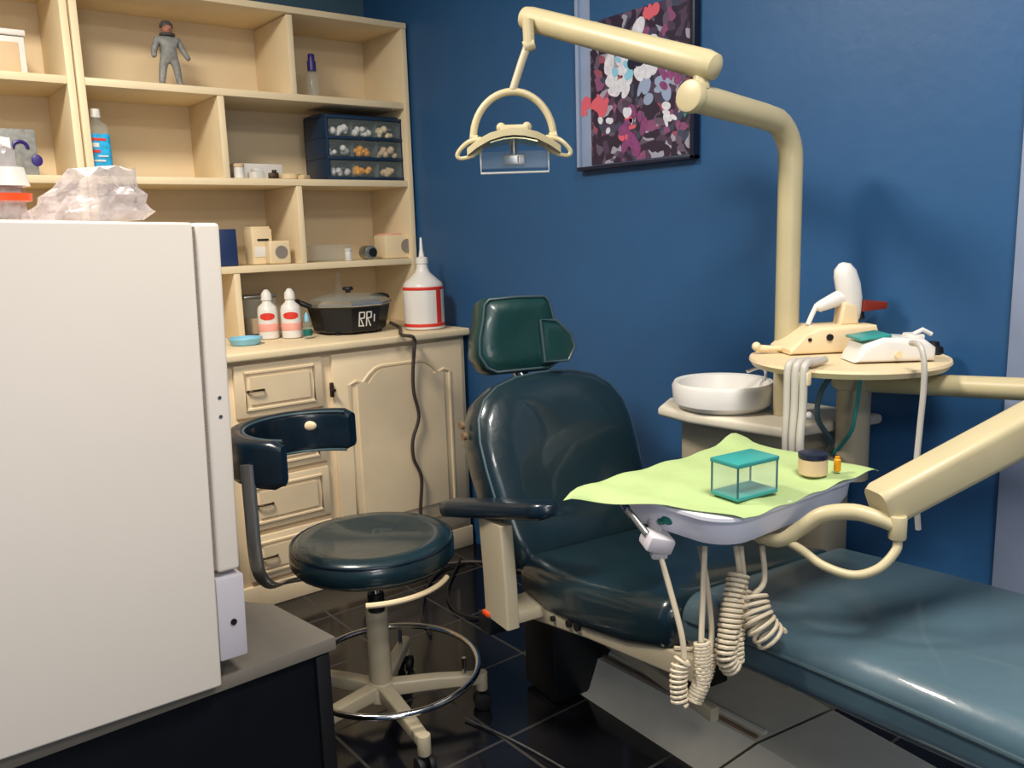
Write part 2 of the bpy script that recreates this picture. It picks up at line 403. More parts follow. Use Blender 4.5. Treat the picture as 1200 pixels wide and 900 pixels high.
# blue mouthwash bottle
x0 = sx(116, 170, 3.25)
b = thing('mouthwash_bottle', 'clear flat bottle with a bright blue label beside the shelf upright', 'bottle', (x0, 3.26, fz2))
sec = lambda w, h, z: [Vector((p[0]*.88, p[1], z*.92)) for p in rrect(w, h, .016)]
MB(True).loft([sec(.036, .022, .001), sec(.042, .027, .006), sec(.042, .027, .17), sec(.036, .022, .192), sec(.018, .016, .205), sec(.016, .016, .214)]).build('body', 'clear', b)
MB(True).loft([sec(.0425, .0275, .03), sec(.0425, .0275, .155)]).build('label', 'cyan', b)
for a_, c_ in (((-.034, .098), (-.004, .112)), ((-.03, .05), (.012, .056)), ((-.01, .066), (.022, .071))): MB(True).b2((a_[0], -.0295, a_[1]), (c_[0], -.0277, c_[1])).build('label_stripe', 'white_plastic', b)
for a_, c_ in (((-.034, .08), (-.002, .089)), ((-.034, .12), (.02, .128))): MB(True).b2((a_[0], -.0295, a_[1]), (c_[0], -.0277, c_[1])).build('label_band', 'red', b)
MB(True).loft([sec(.017, .017, .2142), sec(.019, .018, .216), sec(.018, .017, .246)]).build('cap', 'white_plastic', b)
# drawer organizer
yO = YS+.03
x0, x1 = sx(383, 170, yO), sx(474, 170, yO); z0 = fz2+.001; z1 = PY(430, 137, yO).z
z1 = min(z1, SZ[2]-TH/2-.012)
b = thing('drawer_organizer', 'navy plastic organizer with clear small-parts drawers on the second shelf', 'organizer', ((x0+x1)/2, yO+.1, z0))
m = MB(); t_ = .011
m.b2((x0, yO, z0), (x0+t_, yO+.2, z1), .002).b2((x1-t_, yO, z0), (x1, yO+.2, z1), .002).b2((x0, yO+.19, z0), (x1, yO+.2, z1))
for i in range(4):
    zz = z0+(z1-z0-.012)*i/3; m.b2((x0, yO-.002, zz), (x1, yO+.2, zz+.012), .002)
m.b2((x0+.0, yO+.03, z1-.002), (x1, yO+.2, z1+.01), .004)
m.build('frame', 'navy', b)
cols = ['white_plastic', 'ivory_plastic', 'amber', 'pale_blue', 'tan', 'white_plastic', 'orange', 'ivory_plastic', 'grey_suit']
for r in range(3):
    za = z0+(z1-z0-.012)*r/3+.013; zb = z0+(z1-z0-.012)*(r+1)/3-.001
    for c in range(3):
        xa = x0+t_+.001+(x1-x0-2*t_-.002)*c/3; xb = x0+t_+(x1-x0-2*t_-.002)*(c+1)/3-.001
        dr = MB().b2((xa, yO+.004, za), (xb, yO+.17, zb), .003).build('drawer', 'clear', b)
        q = MB()
        for _ in range(9):
            rr = random.uniform(.009, .016)
            q.sph((random.uniform(xa+.014, xb-.014), yO+random.uniform(.02, .05), za+rr+.001+random.uniform(0, .022)), rr, 8)
        q.build('contents', random.choice(['white_plastic', 'ivory_plastic', 'pale_blue', 'white_plastic', 'tan', 'lilac_plastic']) if (r, c) not in ((0, 1), (1, 1)) else 'amber', dr)
        MB().b2(((xa+xb)/2-.008, yO-.004, (za+zb)/2-.003), ((xa+xb)/2+.008, yO+.004, (za+zb)/2+.003), .001).build('drawer_pull', 'clear', dr)
# small white supplies next to the organizer
def jar(name, label, x, y, z, r, h, bm_, lm, group=None, cat='jar'):
    b = thing(name, label, cat, (x, y, z), 0, group)
    MB(True).lathe([(r*.9, .0005), (r, .003), (r, h*.72), (r*.92, h*.75)], n=18).build('body', bm_, b)
    MB(True).lathe([(r*.98, h*.75+.0005), (r*1.03, h*.78), (r*1.03, h*.97), (r*.9, h)], n=18).build('lid', lm, b)
    return b
z = fz2+.0005
jar('small_jar', 'small white jar at the shelf divider, left end of the row beside the organizer', sx(280, 200, 3.24), 3.24, z, .02, .055, 'white_plastic', 'tan')
q = MB(); xa = sx(300, 200, 3.25)
single(q.box((xa, 3.25, z+.014), (.045, .05, .028), Euler((0, 0, .3)), .004).box((xa+.004, 3.252, z+.034), (.036, .04, .012), Euler((0, .1, .1)), .003), 'small_box', 'white_plastic', 'small white carton in the middle of the supplies beside the organizer', 'box', (xa, 3.25, z))
xa = sx(320, 200, 3.24)
single(MB().box((xa, 3.24, z+.012), (.036, .03, .024), Euler((0, 0, -.2)), .003).cyl((xa, 3.23, z+.024), (xa, 3.23, z+.034), .009), 'clamp_block', 'dark_pull', 'little dark block among the white supplies beside the organizer', 'block', (xa, 3.24, z))
xa = sx(338, 203, 3.27)
single(MB().lathe([(.022, 0), (.04, .004), (.046, .02), (.043, .022), (.036, .008), (.002, .006)], (xa, 3.27, z), 20), 'shallow_dish', 'ivory_plastic', 'shallow ivory dish right beside the organizer', 'dish', (xa, 3.27, z))
xa = sx(356, 208, 3.225)
single(MB().box((xa, 3.222, z+.008), (.04, .03, .016), Euler((0, 0, .5)), .002), 'folded_packet', 'tan', 'flat cream packet lying in front of the organizer', 'packet', (xa, 3.222, z))
xa = sx(291, 196, 3.33)
single(MB().box((xa+.04, 3.36, z+.033), (.2, .07, .065), Euler((0, 0, .05)), .004), 'carton', 'white_plastic', 'long white carton behind the small supplies beside the organizer', 'box', (xa, 3.34, z))

# third row
z = SZ[0]+TH/2+.0005
x0, x1 = sx(252, 287, 3.25), sx(278, 287, 3.25)
q = MB().b2((x0, 3.25, z), (x1, 3.38, z+.14), .003)
bk = single(q, 'navy_carton', 'navy_box', 'dark blue carton beside the refrigerator on the lowest shelf', 'box', ((x0+x1)/2, 3.31, z))
xa = sx(303, 287, 3.31)
b = thing('dispenser', 'upright cream dispenser with a dark slot on the lowest shelf', 'dispenser', (xa, 3.31, z))
MB(True).box((0, 0, .07), (.085, .08, .138), bev=.006).box((0, .004, .142), (.078, .07, .012), bev=.004).build('body', 'ivory_plastic', b)
MB(True).b2((-.02, -.043, .092), (.026, -.038, .1), .001).build('slot', 'rubber', b)
MB(True).b2((-.034, -.0425, .03), (.034, -.0405, .07), .001).build('front_panel', 'white_plastic', b)
xa = sx(326, 294, 3.245)
b = thing('desk_clock', 'small cream box with a round grey face in front of the cream dispenser', 'clock', (xa, 3.245, z))
MB(True).box((0, 0, .046), (.088, .045, .09), bev=.008, seg=3).build('body', 'ivory_plastic', b)
MB(True).cyl((.004, -.0235, .046), (.004, -.021, .046), .026, n=24).build('face', 'mesh_grey', b)
xa = sx(386, 297, 3.27)
b = thing('clear_container', 'clear plastic container lying on the lowest shelf beside a white jar', 'container', (xa, 3.26, z))
MB(True).box((0, 0, .03), (.15, .11, .058), Euler((0, 0, .04)), .008).build('body', 'clear', b)
MB(True).box((0, 0, .0635), (.156, .116, .008), Euler((0, 0, .04)), .003).build('lid', 'clear', b)
jar('small_jar', 'white jar beside the clear container on the lowest shelf', sx(408, 296, 3.225), 3.225, z, .0145, .05, 'white_plastic', 'white_plastic')
xa = sx(432, 297, 3.245)
b = thing('lens_canister', 'silver canister with a black round front on the lowest shelf', 'canister', (xa, 3.25, z))
MB(True).cyl((0, .03, .03), (0, -.03, .03), .029, n=24, bev=.003).build('body', 'steel', b)
MB(True).cyl((.006, -.0305, .03), (.006, -.034, .03), .018, n=24).build('front_lens', 'rubber', b)
xa = sx(464, 290, 3.26)
b = thing('timer_box', 'cream box with a round grey dial at the right end of the lowest shelf', 'timer', (xa, 3.275, z))
MB(True).box((0, 0, .051), (.145, .1, .1), bev=.006).build('body', 'ivory_plastic', b)
MB(True).cyl((.035, -.0505, .052), (.035, -.055, .052), .03, n=24).build('dial', 'mesh_grey', b)
MB(True).box((-.02, .0, .104), (.085, .07, .006), bev=.002).build('top_plate', 'pink', b)

# ------------------------------------------------------------------ things on the worktop
z = CT+.0005
def wbottle(label, x, y, s=1.0, grp='white squeeze bottles on the worktop'):
    b = thing('squeeze_bottle', label, 'bottle', (x, y, z), -.4, grp)
    MB(True).lathe([(.03*s, 0), (.036*s, .004), (.037*s, .1*s), (.033*s, .118*s), (.018*s, .132*s), (.0165*s, .14*s)], n=22).build('body', 'white_plastic', b)
    MB(True).lathe([(.019*s, .1405*s), (.02*s, .142*s), (.018*s, .165*s), (.010*s, .176*s), (.006*s, .18*s)], n=18).build('cap', 'white_plastic', b)
    MB(True).lathe([(.0372*s, .03*s), (.0378*s, .032*s), (.0378*s, .055*s), (.0372*s, .057*s)], n=22).build('label_band', 'pink', b)
    q = MB(True); n_ = 12
    q.loft([[Vector((rr_*math.sin(a), -rr_*math.cos(a), (.084+sg_*.013*math.sqrt(max(0.003, 1-((a+.05)/.8)**2)))*s)) for rr_, sg_ in ((.0366*s, -1), (.0376*s, -1), (.0376*s, 1), (.0366*s, 1))] for a in [-.8+1.5*k/n_ for k in range(n_+1)]])
    q.build('red_logo', 'red', b)
    return b
p = PZ(316, 397, CT); wbottle('white squeeze bottle with red print, the left one, next to the teal cube', p.x, p.y, 1.05)
p = PZ(343, 396, CT); wbottle('white squeeze bottle with red print, the right one, next to the black cooker', p.x, p.y, 1.06)
p = PZ(288, 404, CT)
single(MB().lathe([(.03, 0), (.05, .002), (.062, .024), (.06, .027), (.055, .024), (.046, .007), (.002, .006)], (p.x, p.y, z), 26), 'round_dish', 'pale_blue', 'pale blue round dish at the front left of the worktop', 'dish', (p.x, p.y, z))
p = PZ(286, 388, CT)
single(MB().box((p.x, p.y+.02, z+.024), (.05, .05, .048), Euler((0, 0, .2)), .004).box((p.x, p.y+.02, z+.051), (.054, .054, .008), Euler((0, 0, .2)), .002), 'small_cube_box', 'teal_dark', 'dark teal cube box behind the pale blue dish', 'box', (p.x, p.y+.02, z))
p = PZ(266, 393, CT)
b = thing('rinse_bottle', 'clear bottle of blue liquid at the left end of the worktop beside the refrigerator', 'bottle', (p.x, p.y+.02, z))
MB(True).lathe([(.026, 0), (.031, .004), (.031, .1), (.014, .13), (.013, .14)], n=18).build('body', 'clear', b)
MB(True).lathe([(.015, .1405), (.015, .17), (.006, .175)], n=14).build('cap', 'white_plastic', b)
MB(True).lathe([(.022, .004), (.0285, .006), (.0285, .06), (.02, .061)], n=18).build('liquid', 'pale_blue', b)
# clear stacked boxes behind bottles
p = PY(302, 360, 3.30)
b = thing('stacked_container', 'tall clear container with a grey lid behind the white squeeze bottles', 'container', (p.x, 3.33, z))
MB(True).box((0, 0, .075), (.13, .13, .149), bev=.006).build('body', 'clear', b)
MB(True).box((0, 0, .156), (.136, .136, .012), bev=.004).build('lid', 'steel', b)
MB(True).box((.01, 0, .04), (.09, .1, .06), bev=.004).build('contents', 'tan', b)
p = PZ(361, 397, CT)
b = thing('dropper_bottle', 'small clear dropper bottle with a pale cap beside the black cooker', 'bottle', (p.x, p.y, z))
MB(True).lathe([(.014, 0), (.017, .003), (.017, .055), (.007, .066)], n=16).build('body', 'clear', b)
MB(True).lathe([(.009, .0665), (.009, .085), (.003, .1)], n=12).build('cap', 'pale_blue', b)
MB(True).lathe([(.0172, .012), (.0175, .013), (.0175, .035), (.0172, .036)], n=16).build('label', 'teal_tip', b)
# tall clear vial behind pot
p = PY(396, 330, 3.34)
single(MB().lathe([(.016, 0), (.018, .003), (.018, .17), (.01, .19), (.01, .23), (.006, .232)], (p.x, 3.34, z), 16), 'glass_vial', 'clear', 'tall clear glass bottle standing behind the black cooker', 'bottle', (p.x, 3.34, z))

# electric cooker
pc = PZ(413, 389, CT); px, py = 1.618, 3.105
pot = thing('electric_cooker', 'black octagonal electric cooker with a glass lid on the worktop', 'cooker', (px, py, z), 0)
def octo(r, z_): return [Vector((r*math.cos(PI/8+PI/4*k), r*.92*math.sin(PI/8+PI/4*k), z_)) for k in range(8)]
MB(True).loft([octo(.135, .008), octo(.145, .014), octo(.166, .105), octo(.170, .11)]).build('body', 'black', pot, angle=20)
MB(True).loft([octo(.170, .1103), octo(.175, .114), octo(.175, .122), octo(.155, .134)])  .build('lid_rim', 'chrome_lid', pot, angle=20)
MB(True).loft([octo(.155, .1343), octo(.12, .150), octo(.05, .158)]).build('glass_lid', 'clear', pot, angle=20)
MB(True).cyl((0, 0, .1585), (0, 0, .168), .01).cyl((0, 0, .168), (0, 0, .182), .022, .019, bev=.003).build('lid_knob', 'rubber', pot)
for sx_, ang in ((-1, -.3), (1, .35)):
    c_, s_ = math.cos(ang), math.sin(ang)
    rp_ = lambda x, y, z_: Vector((x*c_-y*s_, x*s_+y*c_, z_))
    MB(True).tube([rp_(sx_*.155, -.045, .112), rp_(sx_*.192, -.04, .128), rp_(sx_*.2, 0, .134), rp_(sx_*.192, .04, .128), rp_(sx_*.155, .045, .112)], .010, 10, smooth=4).build('handle', 'rubber', pot)
for sx_ in (-1, 1):
    for sy_ in (-1, 1): MB(True).cyl((sx_*.09, sy_*.07, 0), (sx_*.09, sy_*.07, .0085), .012, n=12).build('foot', 'rubber', pot)
# pale letter-like block marks on the front facet, as printed there
q = MB(True)
tilt = math.atan2(.021*.92*.924, .091)
def strk(x, zz, w_, h_, ry=0):
    yy = -(.145+(zz-.014)*.021/.091)*.92*.924-.0006
    q.box((x, yy, zz), (w_, .0018, h_), Euler((tilt, ry, 0)))
for ox, wd_ in ((-.028, .022), (.004, .020)):
    strk(ox, .060, .0045, .058); strk(ox+wd_/2, .087, wd_, .0045); strk(ox+wd_/2, .064, wd_, .0045); strk(ox+wd_, .0755, .0045, .024)
    strk(ox+wd_*.6, .046, .0045, .036, -.45)
strk(-.017, .034, .02, .0045); strk(.038, .062, .004, .03)
q.build('white_emblem', 'white_plastic', pot)
# power cord
pts = [(px+.152, py-.052, CT+.03), (px+.17, py-.10, CT+.008)]
for u, v in ((470, 392), (482, 394)): pts.append(PZ(u, v, CT+.0085))
pts += [PY(485, 396.5, YC-.03), PY(486, 402, YC-.032), PY(484, 435, YC-.03), PY(485, 460, YC-.028), PY(491, 488, YC-.03), PY(484, 515, YC-.028), PY(485, 538, YC-.028), PY(494, 560, YC-.03), PY(493, 600, YC-.03), PY(497, 630, YC-.03), (PY(500, 655, YC-.04).x, YC-.06, .01), (1.9, YC-.2, .008), (1.98, YC-.5, .008)]
m = MB().tube(pts, .0068, 8, smooth=5)
single(m, 'power_cord', 'cord_brown', 'dark wavy power cord hanging from the black cooker down the cabinet door', 'cord', tuple(pts[4]))
# white jug
pj = PZ(497, 387, CT)
jx, jy = 1.872, 2.945
jug = thing('dispensing_jug', 'white jug with red label bands and a long tapered spout beside the blue wall', 'jug', (jx, jy, z), -.5)
MB(True).lathe([(.074, 0), (.082, .005), (.082, .172), (.077, .186), (.05, .21), (.031, .228), (.024, .245), (.0225, .262)], n=30).build('body', 'white_plastic', jug)
MB(True).lathe([(.024, .2625), (.0255, .264), (.0245, .285), (.016, .29)], n=20).build('cap', 'white_plastic', jug)
MB(True).lathe([(.012, .2905), (.007, .32), (.0042, .365), (.003, .367)], n=14).build('spout', 'white_plastic', jug)
for zz in (.02, .166): MB(True).lathe([(.0822, zz-.0065), (.0828, zz-.0055), (.0828, zz+.0055), (.0822, zz+.0065)], n=30).build('red_band', 'red', jug)
ro, ri = .0829, .0821
q = MB(True)
q.loft([[Vector((ro*math.cos(a), ro*math.sin(a), .0275)), Vector((ro*math.cos(a), ro*math.sin(a), .159)), Vector((ri*math.cos(a), ri*math.sin(a), .159)), Vector((ri*math.cos(a), ri*math.sin(a), .0275))] for a in (-.98, -.9, -.82, -.74, -.66)])
q.build('red_upright_band', 'red', jug)

# ------------------------------------------------------------------ refrigerator on black cabinet
DT = .48
pl = [(.73, 1.556), (.698, 1.80), (.655, 1.85), (.60, 2.02), (-.42, 1.96), (-.40, 1.526)]
dk = thing('low_cabinet', 'black low cabinet with a grey top carrying the white refrigerator', 'cabinet', (.15, 1.75, 0))
MB().prism(pl, lambda a, b, t: Vector((a, b, t)), DT-.03, DT, .003, 2).build('grey_top', 'grey_top', dk)
ins = [(x-.012 if x > .5 else x+.01, y+.012 if y < 1.6 else y-.012) for x, y in pl]
MB().prism(ins, lambda a, b, t: Vector((a, b, t)), .004, DT-.0305).build('body', 'black', dk)
MB().b2((.684, 1.556, .012), (.7145, 1.566, DT-.034), .002).build('corner_post', 'rubber', dk)
q = MB()
for xx in (-.36, .15, .66): q.cyl((xx, 1.6, 0), (xx, 1.6, .01), .018)
q.build('foot', 'rubber', dk)
fr = thing('refrigerator', 'large white refrigerator seen from its side, filling the left foreground', 'refrigerator', (.478, 1.522, DT), .03)
fr.rotation_euler = (0, math.radians(1.7), .03)
FW_, FD, FH = .66, .42, .857
MB(True).b2((-FW_, .012, .014), (0, FD, FH), .006, 3).b2((-FW_, 0, -.004), (0, .0125, FH), .005, 3).build('body', 'white_enamel', fr)
for sx_, fz_ in ((-.6, -.0165), (-.05, 0)):
    for sy_ in (.06, FD-.06): MB(True).cyl((sx_, sy_, .0005+fz_), (sx_, sy_, .016), .02).build('foot', 'rubber', fr)
dr = MB(True).b2((.007, .004, .215), (.05, FD, FH), .007, 3).build('door', 'white_enamel', fr)
MB(True).b2((.0, .012, .22), (.007, FD-.01, FH-.006)).build('door_gasket', 'mesh_grey', fr)
kp = MB(True).b2((.001, .003, .042), (.055, FD, .205), .004, 2).build('base_panel', 'lilac_plastic', fr)
MB(True).cyl((.03, .0035, .115), (.03, .0005, .115), .006, n=14).build('screw', 'rubber', kp)
for zz in (.51, .545): MB(True).cyl((.03, .0045, zz), (.03, .0025, zz), .0035, n=12).build('hinge_screw', 'steel', dr)

# bags and pack on the refrigerator
FT = DT+FH+.004
def bag(name, label, cx, cy, w_, d_, h_, rz, seed, m='clear_bag'):
    rnd = random.Random(seed); mb = MB(True); secs = []
    for j in range(7):
        t = j/6; ww = w_*(1-.45*t**1.5)*(1+.1*rnd.uniform(-1, 1)); dd_ = d_*(1-.75*t)+.006
        off = .34*w_*t
        secs.append([Vector((off+ww*math.cos(a)*(1+.09*rnd.uniform(-1, 1)), dd_*math.sin(a)*(1+.2*rnd.uniform(-1, 1)), .001+h_*t*(1+(.12*rnd.uniform(-1, 1) if j == 6 else 0)))) for a in [2*PI*k/26 for k in range(26)]])
    mb.loft(secs)
    b = thing(name, label, 'bag', (cx, cy, FT+(.004 if cx > .3 else .008)), rz); mb.build('film', m, b, angle=20); return b
pb = PZ(110, 258, FT) if False else Vector((.355, 1.66, FT))
bg = bag('plastic_bag', 'crumpled clear plastic bag standing on the refrigerator under the blue bottle', .372, 1.70, .105, .05, .088, -.62, 3)
bg2 = bag('wipes_bag', 'clear bag with a white and orange label on the refrigerator at the left edge', .205, 1.67, .07, .045, .125, -.55, 5)
ell = lambda ox, w_, d_, zz: [Vector((ox+w_*math.cos(a), d_*math.sin(a), zz)) for a in [2*PI*k/24 for k in range(24)]]
MB(True).loft([ell(.005, .079, .054, .03), ell(.008, .077, .051, .042)]).build('orange_band', 'orange', bg2)
MB(True).loft([ell(.010, .074, .046, .054), ell(.014, .064, .036, .084)]).build('label', 'white_plastic', bg2)

# ------------------------------------------------------------------ poster on the blue wall
ps = thing('poster', 'framed abstract flower poster in plum and white high on the blue wall', 'poster', (XW, 1.9, 1.5))
ya, yb, za, zb = 1.655, 2.15, 1.498, 2.22
xf = XW-.028
q = MB()
q.b2((xf, ya, za), (XW-.001, ya+.016, zb), .002).b2((xf, ya, za), (XW-.001, yb-.001, za+.012), .002).b2((xf, ya, zb-.014), (XW-.001, yb, zb), .002)
q.build('frame', 'frame_dark', ps)
MB().b2((XW-.0125, ya+.014, za+.0125), (XW-.002, yb, zb-.0145), .001).b2((xf+.002, yb-.012, za+.0125), (XW-.002, yb+.001, zb-.0145), .001).build('mount', 'print_margin', ps)
MB().b2((XW-.016, ya+.022, za+.016), (XW-.0122, yb-.06, 1.955)).build('print', 'art', ps)
MB().b2((XW-.0158, ya+.10, 1.9555), (XW-.0122, yb-.06, zb-.016)).build('blue_print_panel', 'blue', ps)
rnd = random.Random(11)
def petals(name, m, cy, cz, r, n, k, x=XW-.0166):
    q = MB()
    for i in range(n):
        a = rnd.uniform(0, 2*PI); rr = rnd.uniform(.2, 1)*r
        yy, zz, s1, s2 = cy+rr*math.cos(a), cz+rr*math.sin(a), rnd.uniform(.5, 1)*k, rnd.uniform(.3, .7)*k
        th = rnd.uniform(0, PI)
        q.prism([(s1*math.cos(t)*math.cos(th)-s2*math.sin(t)*math.sin(th), s1*math.cos(t)*math.sin(th)+s2*math.sin(t)*math.cos(th)) for t in [2*PI*j/12 for j in range(12)]], lambda a_, b_, t_: Vector((t_, yy+a_, zz+b_)), x-.0006*i/n, x+.0004)
    q.build(name, m, ps)
petals('white_blossom', 'print_white', 1.90, 1.79, .11, 30, .036)
petals('grey_petal', 'print_margin', 1.82, 1.76, .08, 8, .03, XW-.0163)
petals('blue_blossom', 'pale_blue', 1.93, 1.82, .08, 5, .02, XW-.0172)
petals('white_blossom', 'print_white', 1.98, 1.74, .03, 6, .028)
petals('coral_blossom', 'print_pink', 2.05, 1.70, .03, 8, .03)
petals('plum_blossom', 'print_plum', 1.90, 1.60, .06, 9, .03)
petals('coral_blossom', 'print_pink', 1.93, 1.62, .04, 5, .02)
petals('plum_blossom', 'print_plum', 1.76, 1.76, .05, 7, .026)
petals('white_blossom', 'print_white', 1.93, 1.64, .025, 5, .02)
petals('white_blossom', 'print_white', 1.76, 1.63, .035, 7, .018)
petals('white_blossom', 'print_white', 2.02, 1.64, .03, 4, .018)
petals('coral_patch', 'print_pink', 2.12, 1.70, .02, 5, .022, XW-.0135)
petals('green_leaf', 'print_green', 1.70, 1.66, .03, 6, .02)
petals('coral_blossom', 'print_pink', 1.84, 1.94, .03, 5, .024)
petals('dark_leaf', 'frame_dark', 1.88, 1.82, .06, 5, .026, XW-.0172)
petals('green_leaf', 'print_green', 1.72, 2.0, .03, 8, .02, XW-.0132)

# ------------------------------------------------------------------ dental chair
CH = thing('dental_chair', 'dark teal vinyl dental chair with headrest, armrest and long leg rest', 'dental chair', (1.563, 1.625, 0), -math.radians(8))
def cushion(path, name, m, r=.045, crown=.012):
    """path: list of (y, z_top, half width, thickness); lofted rounded slab with a crowned top"""
    mb = MB(True); secs = []
    n = len(path)
    def ring(y, z_, w_, t_, s=1):
        out = []
        for a, b_ in rrect(w_, t_/2, r, 6):
            zz = b_ + (crown*(1-(a/w_)**2) if b_ > 0 else 0)
            out.append(Vector((a, y, z_-t_/2+zz*s)))
        return out
    y, z_, w_, t_ = path[0]; dy = path[1][0]-y; sg = 1 if dy > 0 else -1
    for k in range(5):
        a = PI/2*k/5
        c = r*(1-math.sin(a)); secs.append(ring(y-sg*0+sg*r*(1-math.cos(a))*.0+sg*(r*(1-math.sin(a)))*0 - sg*r*math.cos(a)*.9, z_-c*.9, w_-c, t_-2*c*.9))
    for q_ in path: secs.append(ring(*q_))
    y, z_, w_, t_ = path[-1]
    for k in range(1, 6):
        a = PI/2*(1-k/5); c = r*(1-math.sin(a)); secs.append(ring(y+sg*r*math.cos(a)*.9, z_-c*.9, w_-c, t_-2*c*.9))
    mb.loft(secs); return mb.build(name, m, CH, angle=60)
cushion([(.0, .462, .245, .12), (-.12, .475, .262, .125), (-.3, .505, .268, .13), (-.45, .535, .268, .13), (-.56, .558, .265, .12)], 'seat', 'vinyl')
lrp = [(-.632, .580, .248, .105), (-.85, .603, .244, .105), (-1.1, .623, .242, .105), (-1.3, .630, .235, .10)]
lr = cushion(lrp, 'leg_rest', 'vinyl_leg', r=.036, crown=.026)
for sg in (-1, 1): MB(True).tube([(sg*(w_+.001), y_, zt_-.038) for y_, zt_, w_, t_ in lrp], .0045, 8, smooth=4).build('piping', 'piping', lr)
# backrest
LEAN = math.radians(24)
def bk_fn(y0, z0, lean):
    def f(a, s, t): return Vector((a-.028, y0+s*math.sin(lean)+t*math.cos(lean), z0+s*math.cos(lean)-t*math.sin(lean)))
    return f
def back_outline():
    half = [(.215, -.02), (.24, .05), (.255, .15), (.262, .25), (.262, .33), (.25, .395), (.22, .445), (.17, .48), (.10, .5), (.03, .507)]
    return half + [(-x, y) for x, y in reversed(half)]
mb = MB(True); f = bk_fn(.0, .458, LEAN)
ol = back_outline(); c0 = (0, .24); secs = []
for t_, k in ((.125, .86), (.12, .94), (.1, .99), (.05, 1.0), (.02, .985), (.004, .95), (-.008, .86), (-.012, .6), (-.010, .3), (-.009, .02)):
    secs.append([f(c0[0]+(a-c0[0])*k, c0[1]+(s-c0[1])*k, t_) for a, s in ol])
mb.loft(secs); br_ = mb.build('backrest', 'vinyl', CH, angle=70)
MB(True).tube([f(a*.965, .24+(s-.24)*.965, .012) for a, s in ol[2:-2]], .0045, 8).build('piping', 'piping', br_)
for s in (.36, .39): MB(True).cyl(f(-.262, s, .07), f(-.272, s, .07), .011).build('hinge_bolt', 'brown', br_)
# headrest
fh = bk_fn(.235, .965, math.radians(10))
hr = [(.085, -.055), (.115, -.04), (.135, .0), (.13, .05), (.115, .1), (.105, .15), (.09, .165), (.0, .168)]
ho = hr + [(-x, y) for x, y in reversed(hr[:-1])]
ch_ = (0, .06); secs = []
yawm = Matrix.Rotation(math.radians(-10), 3, 'Z')
def fh2(a, s, t):
    v = fh(a, s, t); cc = Vector((-.055, .25, 0)); return cc + yawm @ (v-Vector((0, .25, 0)))
for t_, k in ((.1, .8), (.095, .92), (.08, 1.0), (.03, 1.0), (.008, .96), (-.004, .86), (-.004, .5), (.002, .1)):
    secs.append([fh2(a*k, ch_[1]+(s-ch_[1])*k, t_) for a, s in ho])
mb = MB(True).loft(secs); hd = mb.build('headrest', 'vinyl_green', CH, angle=70)
MB(True).tube([fh2(a*.93, .06+(s-.06)*.93, -.001) for a, s in ho], .004, 8, closed=True).build('piping', 'piping', hd)
MB(True).tube([fh2(0, -.03, .06), f(0, .42, .08)], .02, 10).build('headrest_stem', 'chrome', hd)
# side wing
wg = [(-.05, -.05), (.03, -.05), (.055, -.01), (.045, .03), (.0, .075), (-.05, .08)]
mb = MB(True); secs = []
for t_, k in ((.05, .8), (.04, 1), (-.012, 1), (-.024, .9), (-.026, .5)):
    secs.append([fh2(.105+a*k, .015+s*k, t_) for a, s in wg])
wing = mb.loft(secs).build('headrest_wing', 'vinyl_green', CH, angle=60)
MB(True).tube([fh2(.105+a*.93, .015+s*.93, -.0225) for a, s in wg], .005, 8, closed=True).build('piping', 'piping', wing)
# frame rail, arm support, armrest
def slab(path, w_, h_, x, r=.006):
    return [[Vector((x+a, y, z_+b_)) for a, b_ in rrect(w_, h_, r, 3)] for y, z_ in path]
rl = MB(True).loft(slab([(.03, .325), (-.3, .39), (-.66, .445)], .018, .027, -.235)).build('seat_rail', 'beige_metal', CH)
MB(True).loft(slab([(.03, .325), (-.3, .39), (-.66, .445)], .018, .027, .235)).build('seat_rail', 'beige_metal', CH)
MB(True).loft(slab([(.02, .355), (-.3, .41), (-.64, .465)], .215, .012, 0)).build('seat_pan', 'beige_metal', CH)
for yy, zz, rr in ((-.16, .361, .007), (-.23, .375, .009), (-.265, .382, .011)):
    MB(True).cyl((-.252, yy, zz), (-.262, yy, zz), rr, n=14).build('rail_bolt', 'rubber', rl)
MB(True).loft([[Vector((x_, y_, z_)) for x_, y_ in [(-.345+a, yy+b_) for a, b_ in rrect(.018, .058, .006, 3)]] for z_, yy in ((.34, -.06), (.45, -.055), (.60, -.04))]).box((-.29, -.06, .36), (.12, .1, .03), bev=.004).build('armrest_support', 'beige_metal', CH)
secs = []
A0, A1 = Vector((-.375, .19, .578)), Vector((-.30, -.245, .672))
dv = (A1-A0).normalized(); sd = dv.cross(Vector((0, 0, 1))).normalized(); up = sd.cross(dv)
mb = MB(True)
for k in range(15):
    t = k/14; e_ = min(1, math.sqrt(max(0, 1-((abs(t-.5)-.42)/.08)**2)) if abs(t-.5) > .42 else 1); e_ = max(e_, .15)
    p = A0.lerp(A1, t); secs.append([p + sd*a*e_*(.9+.1*math.sin(t*PI)) + up*b_*(.5+.5*e_) for a, b_ in rrect(.04, .021, .018, 5)])
mb.loft(secs).build('armrest', 'vinyl_dark', CH, angle=60)
